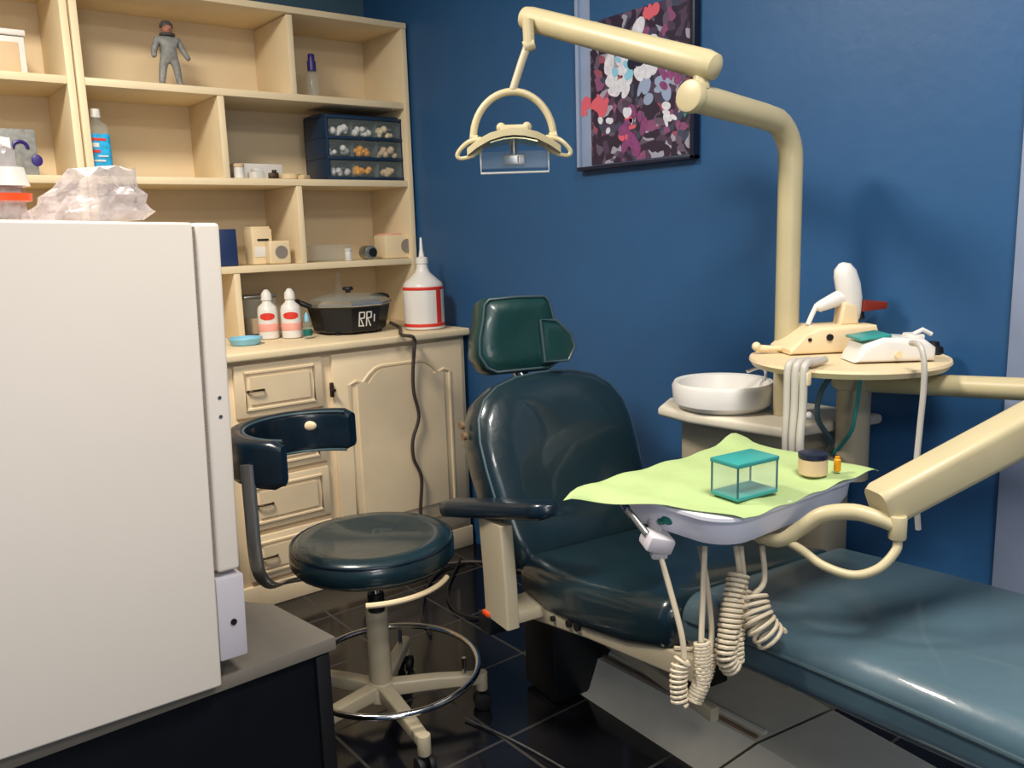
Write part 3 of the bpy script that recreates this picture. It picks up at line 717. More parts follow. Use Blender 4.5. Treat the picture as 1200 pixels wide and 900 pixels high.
# base, lift and motor
def wedge(bot, top, z1): return MB(True).loft([[Vector((x, y, 0)) for x, y in bot], [Vector((x, y, z1)) for x, y in top]])
wedge([(-.055, .11), (-.01, -.44), (.34, -.44), (.34, .2), (.0, .2)], [(-.012, .10), (.07, -.52), (.33, -.52), (.33, .19), (.01, .16)], .105).build('base_plate', 'grey_beige', CH, angle=15)
wedge([(-.01, -.448), (.04, -1.2), (.34, -1.2), (.34, -.448)], [(.07, -.528), (.1, -1.19), (.33, -1.19), (.33, -.528)], .105).build('base_plate', 'grey_beige', CH, angle=15)
MB(True).tube([(.01, .09, .1055), (.085, -.51, .1055)], .006, 8).build('base_trim', 'brown', CH)
MB(True).tube([(.035, .09, .107), (.112, -.51, .107)], .009, 8).build('base_bead', 'grey_beige', CH)
for xx in (-.1, .14):
    MB(True).loft(slab([(-.10, .27), (-.3, .262), (-.56, .252)], .012, .016, xx)).build('lift_arm', 'beige_metal', CH)
MB(True).box((.15, -.15, .2), (.14, .26, .275), bev=.01).build('lift_column', 'rubber', CH)
MB(True).box((-.03, .09, .16), (.24, .16, .3), bev=.012).box((-.03, .02, .3), (.2, .2, .06), bev=.01).build('motor_housing', 'black', CH)
MB(True).box((-.345, -.005, .318), (.05, .06, .05), bev=.005).box((-.26, .02, .305), (.16, .03, .03), bev=.004).build('switch_box', 'black', CH)
MB(True).box((-.352, -.012, .345), (.034, .034, .014), bev=.004).build('rocker_switch', 'orange', CH)
MB(True).box((.0, .13, .39), (.16, .05, .16), Euler((-LEAN, 0, 0)), .006).build('back_hinge', 'rubber', CH)

# ------------------------------------------------------------------ stool
SX, SY = 1.022, 1.915
st = thing('stool', 'dark teal wheeled stool with wraparound back band and chrome foot ring', 'stool', (SX, SY, 0), -YAW)
# own frame: x to the right of the view, y away from it
q = MB(True)
q.lathe([(.17, .462), (.203, .465), (.214, .480), (.214, .512), (.205, .527), (.188, .535), (.16, .533), (.09, .528), (.01, .526)], n=40)
seat_ = q.build('seat', 'vinyl', st, angle=60)
MB(True).tube([(.209*math.cos(a), .209*math.sin(a), .524) for a in [2*PI*k/40 for k in range(40)]], .004, 8, closed=True).build('piping', 'vinyl_dark', seat_)
MB(True).lathe([(.03, .425), (.06, .445), (.165, .455), (.175, .4615)], n=32).build('seat_plate', 'chrome', st)
MB(True).tube([(.2*math.cos(a), .2*math.sin(a)-.02, .436) for a in [-1.5+1.3*k/14 for k in range(15)]], .007, 8).build('adjusting_bar', 'ivory_plastic', st)
MB(True).cyl((0, 0, .325), (0, 0, .44), .015, n=20).build('piston', 'chrome', st)
MB(True).cyl((0, 0, .322), (0, 0, .375), .0225, n=20, bev=.003).build('collar', 'rubber', st)
MB(True).cyl((0, 0, .11), (0, 0, .325), .031, .029, n=24, bev=.003).build('column', 'beige_metal', st)
MB(True).cyl((0, 0, .075), (0, 0, .125), .045, .034, n=24, bev=.004).build('hub', 'beige_metal', st)
RR = .235
MB(True).tube([(RR*math.cos(a)+.03, RR*math.sin(a), .16+.006*math.sin(a)) for a in [2*PI*k/56 for k in range(56)]], .0085, 10, closed=True).build('foot_ring', 'chrome', st)
for a in [math.radians(-60+72*k) for k in range(5)]:
    ca, sa = math.cos(a), math.sin(a); L = .28
    P = lambda r, zz: Vector((r*ca, r*sa, zz))
    tn = Vector((-sa, ca, 0))
    sec = lambda r, zz, w_, h_: [P(r, zz) + tn*x_ + Vector((0, 0, y_)) for x_, y_ in rrect(w_, h_, .006, 3)]
    lg = MB(True).loft([sec(.03, .1, .02, .02), sec(.15, .098, .0185, .018), sec(L, .09, .016, .015)])
    lg.cyl(P(L-.005, .055), P(L-.005, .108), .017, n=14, bev=.003)
    lg = lg.build('base_arm', 'beige_metal', st)
    cs = MB(True)
    for sgn in (-1, 1):
        c_ = P(L-.005, .025)+tn*.014*sgn; cs.cyl(c_-tn*.008, c_+tn*.008, .0245, n=18, bev=.003)
    cs.cyl(P(L-.005, .03)-tn*.012, P(L-.005, .03)+tn*.012, .008, n=10).cyl(P(L-.005, .03), P(L-.005, .056), .009, n=10)
    cs.build('caster', 'rubber', lg)
    if a > 0 and a < 2.2: MB(True).cyl(P(.228, .112), P(.228, .156), .006, n=8).build('ring_bracket', 'chrome', lg)
# back band and its bar
bc = Vector((-.128, -.03, 0)); R0 = .188
def band(a, zz, r): return Vector((bc.x+r*math.cos(a), bc.y+r*math.sin(a), zz))
secs = []
a0, a1 = math.radians(69), math.radians(262)
for k in range(29):
    t = k/28; a = a0+(a1-a0)*t
    e_ = min(1, math.sqrt(max(0, 1-(max(0, abs(t-.5)-.46)/.04)**2))); e_ = max(.8, e_)
    secs.append([band(a, .787+b_*e_, R0+c_*e_) for c_, b_ in rrect(.022, .058, .018, 5)])
bb = MB(True).loft(secs).build('back_band', 'vinyl_dark', st, angle=60)
for zz in (.84, .734): MB(True).tube([band(a0+.06+(a1-a0-.12)*k/26, zz, R0-.020) for k in range(27)], .0035, 8).build('piping', 'piping', bb)
MB(True).sph(band(math.radians(106), .804, R0-.022), (.019, .006, .013)).build('button', 'ivory_plastic', bb)
ba = math.radians(238)
pts = [band(ba, .79, R0+.027), band(ba, .68, R0+.027), band(ba, .57, R0+.026), band(ba, .51, R0+.014), band(ba, .475, R0-.02), Vector((-.2, -.10, .455)), Vector((-.1, -.05, .45))]
MB(True).tube(pts, .017, 10, smooth=5, flat=(1, .34)).build('back_bar', 'steel', st)

# ------------------------------------------------------------------ dental unit (cuspidor, columns, round side tray, first arm)
du = thing('dental_unit', 'beige dental unit with white cuspidor bowl and round side tray against the blue wall', 'dental unit', (1.9, 1.3, 0))
MB().b2((1.885, 1.14, .0), (2.0, 1.42, .70), .01).build('floor_column', 'beige_metal', du)
MB().b2((1.755, 1.16, .62), (1.995, 1.50, .805), .012, 3).build('body', 'beige_metal', du)
ol = [(1.70, 1.13), (1.996, 1.06), (1.996, 1.56), (1.80, 1.58), (1.69, 1.52), (1.672, 1.4)]
MB().prism(ol, lambda a, b, t: Vector((a, b, t)), .8055, .834, .01, 3).build('cuspidor_platform', 'grey_beige', du)
bwc = PZ(851, 465, .93); bwx, bwy = bwc.x, bwc.y
bwx, bwy = 1.79, 1.385
bw = MB().lathe([(.08, .8345), (.112, .838), (.128, .852), (.132, .895), (.126, .906), (.116, .902), (.104, .868), (.06, .853), (.002, .85)], (bwx, bwy, 0), 36).build('cuspidor_bowl', 'white_plastic', du)
MB().tube([(bwx+.10, bwy-.06, .90), (bwx+.1, bwy-.06, .925), (bwx+.085, bwy-.05, .935), (bwx+.06, bwy-.03, .925)], .005, 8, smooth=4).build('water_spout', 'chrome', bw)
TZ = 1.0; tx, ty = 1.796, 1.042
MB().lathe([(.17, TZ-.022), (.209, TZ-.018), (.217, TZ-.006), (.215, TZ), (.209, TZ-.002), (.01, TZ-.002)], (tx, ty, 0), 44).build('round_tray', 'ivory_plastic', du)
MB().cyl((1.845, 1.05, .70), (1.845, 1.05, TZ-.0225), .038, n=24, bev=.003).cyl((1.845, 1.05, .92), (1.845, 1.05, .955), .05, n=24, bev=.006).build('arm_post', 'beige_metal', du)
MB().b2((1.82, 1.04, .70), (1.90, 1.19, .75), .008).build('post_bracket', 'beige_metal', du)
J = Vector((1.82, .46, .985))
MB().tube([(1.845, 1.05, .935), (1.85, .69, .96), J], .0235, 18).cyl(J-Vector((0, 0, .04)), J+Vector((0, 0, .045)), .032, n=24, bev=.004).build('horizontal_arm', 'cream_metal', du)
# suction hoses hanging from the tray front
for k, an in enumerate((180, 184.5, 189)):
    t_ = math.radians(an); rv = lambda r, z_: Vector((tx+r*math.cos(t_), ty+r*math.sin(t_), z_))
    pts = [rv(.15-.012*k, TZ+.0095), rv(.19, TZ+.0105), rv(.218, TZ+.012), rv(.231, TZ-.004), rv(.232, TZ-.08), rv(.233+.004*k, TZ-.16), rv(.22, TZ-.215), rv(.17, TZ-.235)]
    MB().tube(pts, .0085, 10, smooth=5).build('suction_hose', 'hose_white', du)
t_ = math.radians(184.5)
MB().box((tx+.224*math.cos(t_), ty+.224*math.sin(t_), TZ-.018), (.016, .06, .03), None, .004).build('hose_holder', 'ivory_plastic', du)
pts = [PD(975, 440, 1.86), PD(962, 460, 1.87), PD(958, 490, 1.88), PD(975, 520, 1.93), (1.87, 1.14, .74)]
MB().tube(pts, .006, 8, smooth=5).build('water_hose', 'piping', du)
pts = [PD(1008, 445, 1.92), PD(1003, 480, 1.93), PD(995, 510, 1.95), (1.86, 1.13, .72)]
MB().tube(pts, .005, 8, smooth=5).build('air_hose', 'teal_lid', du)
MB().sph(PD(948, 487, 1.9), .009).build('valve_knob', 'white_plastic', du)

# ------------------------------------------------------------------ operating light
D1 = 2.06
ol_ = thing('operating_light', 'ivory overhead operating light with jointed arms above the dental chair', 'operating light', (1.825, 1.222, .835))
pbx, pby = 1.825, 1.222
EL = Vector((pbx, pby, 1.535))
A1e = PD(806, 112, 1.76)
dirA = (A1e-EL).normalized()
pts = [Vector((pbx, pby, .835)), Vector((pbx, pby, 1.2)), Vector((pbx, pby, 1.45))]
for k in range(1, 7):
    a = PI/2*k/7; pts.append(Vector((pbx, pby, 1.45)) + Vector((0, 0, 1))*.085*math.sin(a) + dirA*.085*(1-math.cos(a)))
pts += [EL+dirA*.12, A1e-dirA*.02]
MB().tube(pts, [.0285]*10+[.030, .032], 20).cyl(A1e-dirA*.025, A1e, .034, n=24, bev=.006).build('pole', 'cream_metal', ol_)
B0, B1 = PD(828, 76, 1.76), PD(616, 21, 2.08)
db = (B1-B0).normalized()
MB().tube([B0-db*.03, B0-db*.022, B0, B0+db*.1, B1-db*.02, B1, B1+db*.012], [.012, .026, .0305, .0295, .0285, .026, .012], 22).build('upper_arm', 'cream_metal', ol_)
jm = PD(822, 106, 1.77); jt = PD(822, 84, 1.77)
MB().cyl(jm, jt, .017, n=20, bev=.002).build('arm_joint', 'cream_metal', ol_)
HD = 2.08
def hp(u, v, t=0):
    """head drawn in its own upright plane, t metres in depth"""
    sc = HD/F; a = (u-602)*sc; b_ = -(v-172)*sc
    c = PD(602, 172, HD); ex = Vector((math.cos(YAW), -math.sin(YAW), 0)); ey = Vector((math.sin(YAW), math.cos(YAW), 0))
    return c + ex*a + Vector((0, 0, b_)) + ey*t
MB().tube([hp(622, 32), hp(623, 48), hp(623, 58)], .014, 12).cyl(hp(617, 62), hp(629, 58), .014, n=14).build('swivel', 'cream_metal', ol_)
MB().tube([hp(622, 58), hp(614, 78), hp(603, 108)], .0095, 12).build('drop_rod', 'beige_metal', ol_)
yk = [hp(602+47*math.cos(a), 163-53*math.sin(a)) for a in [PI*k/24 for k in range(25)]]
MB().tube(yk, .009, 10, flat=(1, 1)).build('yoke', 'cream_metal', ol_)
# shell: shallow arched hood
arc = [(548, 178), (560, 170), (575, 163), (590, 159.5), (602, 158.5), (614, 159.5), (629, 163), (644, 170), (656, 178)]
secs = []
for i, (u, v) in enumerate(arc):
    w_ = .075*(1-.45*(abs(u-602)/54)**2)
    secs.append([hp(u, v-3, -w_), hp(u, v-6, -w_*.5), hp(u, v-7, 0), hp(u, v-6, w_*.5), hp(u, v-3, w_), hp(u, v+4, w_), hp(u, v+1.5, w_*.5), hp(u, v, 0), hp(u, v+1.5, -w_*.5), hp(u, v+4, -w_)])
hs = MB().loft(secs).build('reflector_hood', 'cream_metal', ol_, angle=50)
secs = []
for i, (u, v) in enumerate(arc[2:-2]):
    w_ = .062
    secs.append([hp(u, v+5.5, -w_), hp(u, v+3, 0), hp(u, v+5.5, w_), hp(u, v+7, w_), hp(u, v+4.5, 0), hp(u, v+7, -w_)])
MB().loft(secs).build('reflector', 'gold', hs)
for sg in (-1, 1):
    X_ = lambda u: 602+sg*(u-602)
    MB().tube([hp(X_(640), 163, -.02), hp(X_(655), 167, -.03), hp(X_(667), 179, -.03), hp(X_(664), 185, -.03), hp(X_(650), 182, -.03), hp(X_(640), 174, -.02)], .0055, 8, smooth=4).build('handle', 'cream_metal', ol_)
    MB().cyl(hp(X_(645), 163, 0), hp(X_(653), 160, 0), .012, n=14).build('pivot_knob', 'cream_metal', ol_)
MB().box(hp(603, 153), (.07, .04, .022), Euler((0, 0, -YAW)), .005).sph(hp(588, 150), .012).sph(hp(618, 150), .012).build('lamp_housing', 'cream_metal', ol_)
MB().box(hp(602, 187), (.165, .03, .04), Euler((0, 0, -YAW))).build('shield', 'lamp_clear', ol_)
sh = [hp(563, 178, -.02), hp(563, 203, -.02), hp(642, 203, -.02), hp(642, 178, -.02)]
MB().tube([hp(563, 178, -.017), hp(563, 202, -.017), hp(642, 202, -.017), hp(642, 178, -.017)], .003, 6).build('shield_frame', 'white_plastic', ol_)
MB().box(hp(602, 187), (.055, .02, .026), Euler((0, 0, -YAW)), .003).cyl(hp(608, 191), hp(608, 183), .011, n=12).cyl(hp(602, 183), hp(602, 160), .008, n=10).build('bulb_holder', 'steel', ol_)

# ------------------------------------------------------------------ instrument delivery arm with tray
da = thing('instrument_arm', 'ivory instrument arm ending in a white tray with hanging coiled hoses', 'instrument arm', (1.27, .95, .77))
A_ = PD(1036, 590, 1.39); B_ = PD(1200, 503, 1.43)
dv = (B_-A_).normalized(); Cc = A_ + dv*.52
sd = dv.cross(Vector((0, 0, 1))).normalized(); up = sd.cross(dv)
def armsec(p, w_, h_, r=.014): return [p + sd*a + up*b_ for a, b_ in rrect(w_, h_, r, 4)]
MB().loft([armsec(A_-dv*.012, .027, .029), armsec(A_, .031, .033), armsec(A_+dv*.2, .031, .035), armsec(Cc, .031, .038)]).cyl(Cc-Vector((0, 0, .05)), Cc+Vector((0, 0, .04)), .035, n=20, bev=.004).build('spring_arm', 'cream_metal', da)
Jt = Vector((J.x, J.y, Cc.z))
MB().tube([Cc, Jt], .025, 16).tube([Jt+Vector((0, 0, .03)), J+Vector((0, 0, .046))], .022, 16).build('elbow_joint', 'cream_metal', da)
kn = PD(1052, 618, 1.37)
MB().cyl(kn+Vector((0, 0, .02)), kn-Vector((0, 0, .02)), .014, n=16, bev=.003).build('knuckle', 'cream_metal', da)
sp_ = [kn, PD(1030, 608, 1.38), PD(1000, 600, 1.40), PD(965, 603, 1.42), PD(940, 618, 1.44), PD(915, 633, 1.46), PD(890, 630, 1.5)]
MB().tube(sp_, [.011, .013, .014, .014, .013, .012, .011], 14, smooth=5).build('support_tube', 'cream_metal', da)
sp2 = [kn-Vector((0, 0, .018)), PD(1050, 645, 1.37), PD(1030, 666, 1.37), PD(1000, 674, 1.38), PD(965, 663, 1.4), PD(940, 645, 1.43), PD(915, 630, 1.47)]
MB().tube(sp2, .0075, 12, smooth=5).build('supply_hose', 'cream_metal', da)
# tray body
tcx, tcy = 1.272, .955
def trsec(w_, d_, z_, r): return [Vector((tcx+a, tcy+b_, z_)) for a, b_ in rrect(w_, d_, r, 7)]
tb = MB().loft([trsec(.17, .105, .778, .05), trsec(.192, .128, .783, .06), trsec(.2, .137, .80, .06), trsec(.203, .14, .828, .06), trsec(.216, .15, .832, .065), trsec(.216, .15, .838, .065), trsec(.206, .14, .839, .06)]).build('tray_body', 'white_tray', da)
p = PY(785, 612, tcy-.14)
MB().sph(Vector((1.074, .945, .806)), (.008, .014, .008)).sph(Vector((1.074, .958, .801)), (.008, .009, .006)).build('control_knob', 'teal_tip', tb)
# handpiece holder
hc = PD(770, 634, 1.47)
MB().box(hc, (.05, .042, .03), Euler((.2, .3, -YAW+.3)), .006, 2).box(hc+Vector((.004, 0, -.016)), (.03, .03, .028), Euler((.2, 0, -YAW)), .006).tube([hc, hc+Vector((.035, .04, .03))], .012, 10).build('handpiece_holder', 'lilac_plastic', da)
h0, h1 = PD(735, 596, 1.49), PD(758, 626, 1.46)
hpiece = MB().tube([h0, h0.lerp(h1, .3), h1], [.0045, .006, .0065], 12).build('handpiece', 'steel', da)
MB().tube([h0-(h1-h0).normalized()*.018, h0], [.004, .0065], 10).build('handpiece_tip', 'navy_box', hpiece)
def helix(path, R_, pitch, k=12):
    """points of a coil round a smooth path"""
    pts, _ = catmull([Vector(p) for p in path], [0]*len(path), 40)
    out = []; acc = 0
    T0 = (pts[1]-pts[0]).normalized(); ref = Vector((math.sin(YAW), math.cos(YAW), 0))
    for i in range(1, len(pts)):
        T_ = (pts[i]-pts[i-1]); L_ = T_.length; T_.normalize()
        n1 = (ref-T_*ref.dot(T_)).normalized(); n2 = T_.cross(n1)
        m_ = max(1, int(L_/pitch*k))
        for j in range(m_):
            s_ = acc + L_*j/m_; an = 2*PI*s_/pitch; p_ = pts[i-1].lerp(pts[i], j/m_)
            out.append(p_ + (n1*math.cos(an)+n2*math.sin(an))*R_)
        acc += L_
    return out
def hose(up_pts, coil_path, dep, R_, pitch, r=.0042, rs=.005):
    pts = [PD(u, v, d) for u, v, d in up_pts]
    cp_ = [PD(u, v, d) for u, v, d in coil_path]
    m = MB().tube(pts+[cp_[0]], rs, 8, smooth=4)
    m.tube(helix(cp_, R_, pitch), r, 7)
    return m.build('coiled_hose', 'coil', da)
hose([(772, 645, 1.47), (785, 690, 1.46), (798, 740, 1.45), (802, 768, 1.45)], [(802, 772, 1.45), (797, 780, 1.45), (795, 800, 1.45), (797, 826, 1.45)], 1.45, .013, .0085, .0032)
hose([(826, 640, 1.47), (824, 690, 1.46), (822, 745, 1.45)], [(822, 752, 1.45), (823, 780, 1.45), (822, 800, 1.45), (812, 822, 1.45)], 1.45, .012, .0058, .0038)
hose([(862, 640, 1.5), (866, 665, 1.49)], [(866, 672, 1.48), (860, 700, 1.47), (854, 740, 1.46), (851, 768, 1.46), (858, 782, 1.47)], 1.46, .0165, .0085, .0038)
hose([(868, 640, 1.5), (872, 680, 1.5)], [(872, 690, 1.49), (864, 720, 1.48), (862, 750, 1.47), (862, 775, 1.47)], 1.46, .0125, .0075, .0036)
hose([(893, 640, 1.52), (896, 680, 1.5), (884, 696, 1.49)], [(880, 698, 1.48), (884, 715, 1.47), (893, 734, 1.46), (906, 750, 1.46)], 1.46, .026, .0115, .0036)
hose([(820, 640, 1.5), (828, 680, 1.5), (834, 735, 1.49), (833, 760, 1.48)], [(833, 765, 1.48), (830, 785, 1.48), (822, 805, 1.48)], 1.48, .009, .0055, .003)
MB().tube([PD(790, 760, 1.49), PD(850, 764, 1.49)], .005, 8).build('hose_hook_bar', 'beige_metal', da)

# drape on the tray
def drape():
    # edge points (world) of the sheet, counted along two directions
    c_l, c_b, c_r, c_f = PZ(660, 577, .838), PZ(868, 514, .847), PZ(1030, 548, .842), PZ(872, 610, .838)
    N, Mn = 30, 20; mb = MB(); top = []
    rn = random.Random(4)
    for i in range(N+1):
        row = []
        s_ = i/N
        for j in range(Mn+1):
            t = j/Mn
            p = (c_l*(1-s_)+c_b*s_)*(1-t) + (c_f*(1-s_)+c_r*s_)*t
            inx = max(0, abs(p.x-tcx)-.214); iny = max(0, abs(p.y-tcy)-.148)
            z_ = .8415 + .0022*math.sin(9*s_*3+2*t)+.0012*math.sin(15*t+7*s_)
            z_ += .020*math.exp(-((s_-.93)**2/.006+t**2/.004)) + .006*math.exp(-t**2/.006)*s_           # raised back corner fold
            z_ -= .35*max(0, inx-.012) + .55*max(0, iny-.004)
            z_ += .010*math.exp(-((s_-.04)**2/.004+(t-.03)**2/.02))
            row.append(Vector((p.x, p.y, max(z_, .8402 if inx+iny == 0 else .79))))
        top.append(row)
    vs = [[mb.bm.verts.new(p) for p in r_] for r_ in top]; lo = [[mb.bm.verts.new(p-Vector((0, 0, .0009))) for p in r_] for r_ in top]
    for i in range(N):
        for j in range(Mn):
            mb.bm.faces.new((vs[i][j], vs[i+1][j], vs[i+1][j+1], vs[i][j+1])); mb.bm.faces.new((lo[i][j+1], lo[i+1][j+1], lo[i+1][j], lo[i][j]))
    for i in range(N):
        for j in (0, Mn): mb.bm.faces.new((vs[i][j], vs[i+1][j], lo[i+1][j], lo[i][j]))
    for j in range(Mn):
        for i in (0, N): mb.bm.faces.new((vs[i][j], vs[i][j+1], lo[i][j+1], lo[i][j]))
    return mb
single(drape(), 'drape', 'green_cloth', 'pale green paper drape spread over the instrument tray', 'drape', (tcx, tcy, .8415), angle=60)
ZT = .8452
cb = PZ(872, 578, ZT)
bx = thing('bur_box', 'clear plastic box with a teal lid on the green drape', 'box', (cb.x, cb.y, ZT), -.12)
w_, d_, h_ = .047, .030, .058
q = MB(True)
for sx_ in (-1, 1):
    q.b2((sx_*w_-.0012, -d_, .006), (sx_*w_+.0012, d_, h_)).b2((-w_, sx_*d_-.0012, .006), (w_, sx_*d_+.0012, h_))
q.build('body', 'clear', bx)
q = MB(True)
for sx_ in (-1, 1):
    for sy_ in (-1, 1): q.cyl((sx_*w_, sy_*d_, .004), (sx_*w_, sy_*d_, h_), .0018, n=6)
q.build('edge', 'teal_dark', bx)
MB(True).box((0, 0, h_+.004), (2*w_+.006, 2*d_+.006, .008), bev=.002).build('lid', 'teal_lid', bx)
MB(True).box((0, 0, .004), (2*w_+.004, 2*d_+.004, .007), bev=.002).build('base', 'teal_lid', bx)
jp = PZ(958, 557, ZT)
jar('specimen_jar', 'small beige jar with a dark lid at the right of the green drape', jp.x, jp.y+.01, ZT, .026, .042, 'tan', 'frame_dark')
vp = PZ(981, 552, ZT)
single(MB().lathe([(.005, 0), (.0065, .001), (.0065, .022), (.0045, .024), (.0045, .028)], (vp.x, vp.y, ZT), 12), 'vial', 'amber', 'tiny amber vial beside the beige jar on the drape', 'vial', (vp.x, vp.y, ZT))

# ------------------------------------------------------------------ devices on the round side tray
ZR = TZ+.0006
dp = PZ(968, 410, TZ)
cu = thing('curing_light', 'ivory curing light with its pistol handpiece resting upright on the round tray', 'curing light', (dp.x, dp.y, ZR), -YAW+.1)
def cx(pts, d_, m, name, par, bev=.008):
    return MB(True).prism(pts, lambda a, b, t: Vector((a, t, b)), -d_/2, d_/2, bev, 3).build(name, m, par)
kx = .00178
def ck(pl): return [((740+x/2.609-968)*kx, (410-(280+y/2.609))*kx) for x, y in pl]
def smo(pl):
    q_, _ = catmull([Vector((x, y, 0)) for x, y in pl], [0]*len(pl), 4, True); return ck([(v.x, v.y) for v in q_])
bs = cx([(-.115, 0), (.10, 0), (.102, .044), (.096, .0615), (-.046, .0615), (-.075, .044), (-.118, .012)], .12, 'ivory_plastic', 'console', cu, .008)
MB(True).cyl((-.022, -.0595, .038), (-.022, -.065, .038), .008, n=14).cyl((-.07, -.0595, .034), (-.07, -.063, .034), .0045, n=12).build('button', 'rubber', bs)
cx([(.024, .061), (.07, .061), (.066, .108), (.03, .116)], .045, 'ivory_plastic', 'cradle', cu, .006)
pxl = lambda u, v: Vector(((u-968)*kx, 0, (410-v)*kx))
gun = MB(True).tube([pxl(1004, 374), pxl(1003.5, 370), pxl(1002, 358), pxl(1000, 343), pxl(996, 325), pxl(991, 308), pxl(987, 299), pxl(985, 294)], [.010, .018, .0245, .0285, .030, .0275, .0205, .006], 20, flat=(1, .82)).build('handpiece', 'white_plastic', cu, angle=60)
MB(True).tube([pxl(996, 338), pxl(980, 342), pxl(962, 349), pxl(955, 352), pxl(952, 353.5)], [.023, .0185, .0145, .0125, .006], 16, flat=(1, .85)).build('grip', 'white_plastic', gun, angle=60)
MB(True).tube([(x, 0, z_) for x, z_ in ck([(556, 178), (545, 200), (535, 222), (525, 247)])], .006, 8, smooth=4).build('cable', 'white_plastic', gun)
MB(True).tube([(x, 0, z_) for x, z_ in ck([(690, 180), (712, 200), (722, 235)])], .008, 10, smooth=3).build('nozzle', 'rubber', gun)
MB(True).prism(ck([(712, 166), (800, 176), (797, 199), (710, 206)]), lambda a, b, t: Vector((a, t, b)), -.025, .025, .003, 2).build('filter_shield', 'dark_red', gun)
sp0 = PZ(1040, 421, TZ)
sc = thing('scaler', 'white ultrasonic scaler with a teal strip at the right of the round tray', 'scaler', (sp0.x, sp0.y, ZR), -YAW)
cx([(-.09, 0), (.085, 0), (.085, .03), (.06, .048), (-.03, .055), (-.07, .04)], .10, 'white_plastic', 'housing', sc, .012)
MB(True).box((-.045, -.0, .0535), (.07, .085, .007), Euler((0, -.12, 0)), .003).build('top_strip', 'teal_lid', sc)
MB(True).cyl((.0, -.051, .017), (.0, -.056, .017), .008, n=16).build('dial', 'ivory_plastic', sc)
MB(True).box((.055, 0, .05), (.03, .05, .012), bev=.004).tube([(.045, -.02, .056), (.065, -.02, .066), (.085, -.02, .055)], .005, 8).build('handpiece_rest', 'white_plastic', sc)
cp0 = PD(1083, 408, 1.73)
pts = [PD(1068, 402, 1.74), PD(1078, 405, 1.70), PD(1083, 425, 1.69), PD(1082, 460, 1.70), PD(1078, 500, 1.71), PD(1073, 560, 1.72), PD(1076, 620, 1.75)]
MB(True)
inv = Matrix.LocRotScale(sc.location, sc.rotation_euler, None).inverted()
MB(True).tube([inv @ p for p in pts], .006, 8, smooth=5).build('handpiece_cord', 'hose_white', sc)
cp1 = PZ(1096, 413, TZ)
single(MB().lathe([(.022, 0), (.024, .002), (.022, .014), (.015, .018), (.014, .026), (.003, .027)], (min(cp1.x, 1.96), cp1.y, ZR), 18), 'rubber_cap', 'rubber', 'small black rubber cap at the right rim of the round tray', 'cap', (min(cp1.x, 1.96), cp1.y, ZR))
cp2 = PZ(892, 414, TZ)
q = MB(); v0 = Vector((cp2.x+.006, cp2.y, ZR))
q.tube([v0+Vector((-.012, .008, .012)), v0+Vector((0, 0, .01)), v0+Vector((.035, -.028, .009))], [.008, .009, .006], 10).sph(v0+Vector((-.013, .009, .016)), .011, 10)
single(q, 'syringe_tip', 'ivory_plastic', 'ivory nozzle piece lying at the left rim of the round tray', 'nozzle', tuple(v0-Vector((0, 0, 0))))
pts = [PZ(928, 412, TZ+.008), PZ(950, 425, TZ+.008), PD(968, 430, 1.82)]

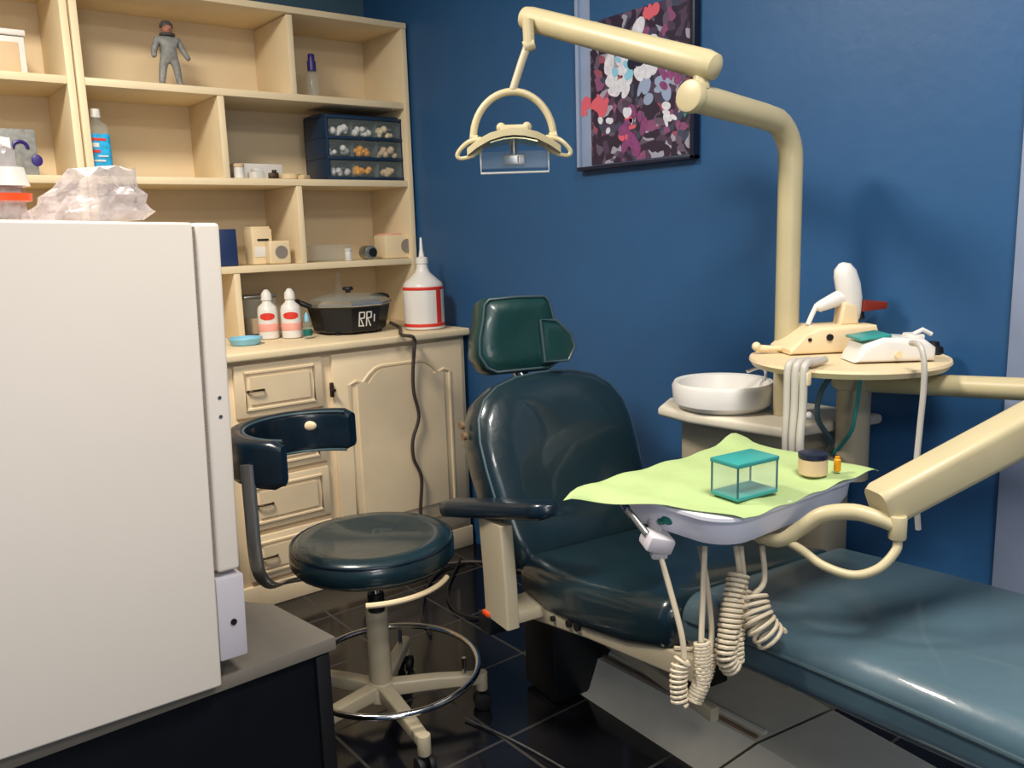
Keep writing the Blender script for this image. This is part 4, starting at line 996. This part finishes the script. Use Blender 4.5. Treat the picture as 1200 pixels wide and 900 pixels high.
# ------------------------------------------------------------------ cords on the floor
pts = [PZ(u, v, .008) for u, v in ((540, 655), (525, 690), (533, 715), (560, 724), (590, 722))]
single(MB().tube(pts, .0055, 8, smooth=6), 'electrical_cable', 'rubber', 'black cord curling on the dark floor between stool and chair', 'cable', tuple(pts[2]))
pts = [PZ(u, v, .006) for u, v in ((505, 745), (495, 720), (500, 690), (518, 668), (545, 660))]
single(MB().tube(pts, .005, 8, smooth=6), 'electrical_cable', 'rubber', 'black cord looping behind the stool column on the dark floor', 'cable', tuple(pts[2]))
pts = [PZ(u, v, .006) for u, v in ((545, 842), (590, 862), (625, 880), (665, 903))]
single(MB().tube(pts, .003, 8, smooth=6), 'thin_cable', 'dark_suit', 'thin grey cable running across the floor tiles in front of the chair base', 'cable', tuple(pts[1]))

# ------------------------------------------------------------------ light
def area(name, loc, size, power, col, rot=(0, 0, 0), sy=None):
    l = bpy.data.lights.new(name, 'AREA'); l.energy = power; l.color = col; l.size = size
    if sy: l.shape = 'RECTANGLE'; l.size_y = sy
    o = bpy.data.objects.new(name, l); COL.objects.link(o); o.location = loc; o.rotation_euler = rot; return o
area('ceiling_lamp', (.2, 1.95, HC-.02), .45, 62, (1, .92, .80), sy=.45)
area('ceiling_lamp', (.9, .25, HC-.02), .5, 44, (1, .95, .88), sy=.5)
area('ceiling_lamp', (-.5, -1.1, HC-.04), .8, 40, (1, .95, .9), sy=.6)
area('added_window_fill', (-.55, YF+.05, 1.375), .9, 17, (1, .97, .93), rot=(PI/2, 0, 0), sy=1.15)  # added fill light at the added window, evens out the refrigerator side
wd = bpy.data.worlds.new('world'); scene.world = wd; wd.use_nodes = True
wd.node_tree.nodes['Background'].inputs[0].default_value = (.75, .85, 1, 1); wd.node_tree.nodes['Background'].inputs[1].default_value = .1
for nm, lb in (('foot_ring', 'chrome foot ring'), ('headrest', 'bottle green headrest pad'), ('leg_rest', 'worn blue-grey leg rest, lightened for the stronger light on it'), ('rocker_switch', 'orange switch'), ('filter_shield', 'dark red filter shield'),
               ('cuspidor_bowl', 'white round bowl'), ('control_knob', 'dark green knob'), ('lid_rim', 'shiny metal lid rim'), ('white_emblem', 'white block marks'), ('top_strip', 'teal strip'), ('grey_top', 'grey top'), ('back_bar', 'grey flat metal bar')):
    for o in bpy.data.objects:
        if o.parent and o.name.split('.')[0] == nm: o['label'] = lb
vs = scene.view_settings; vs.view_transform = 'Standard'; vs.look = 'None'; vs.exposure = 0; vs.gamma = 1; vs.use_curve_mapping = False
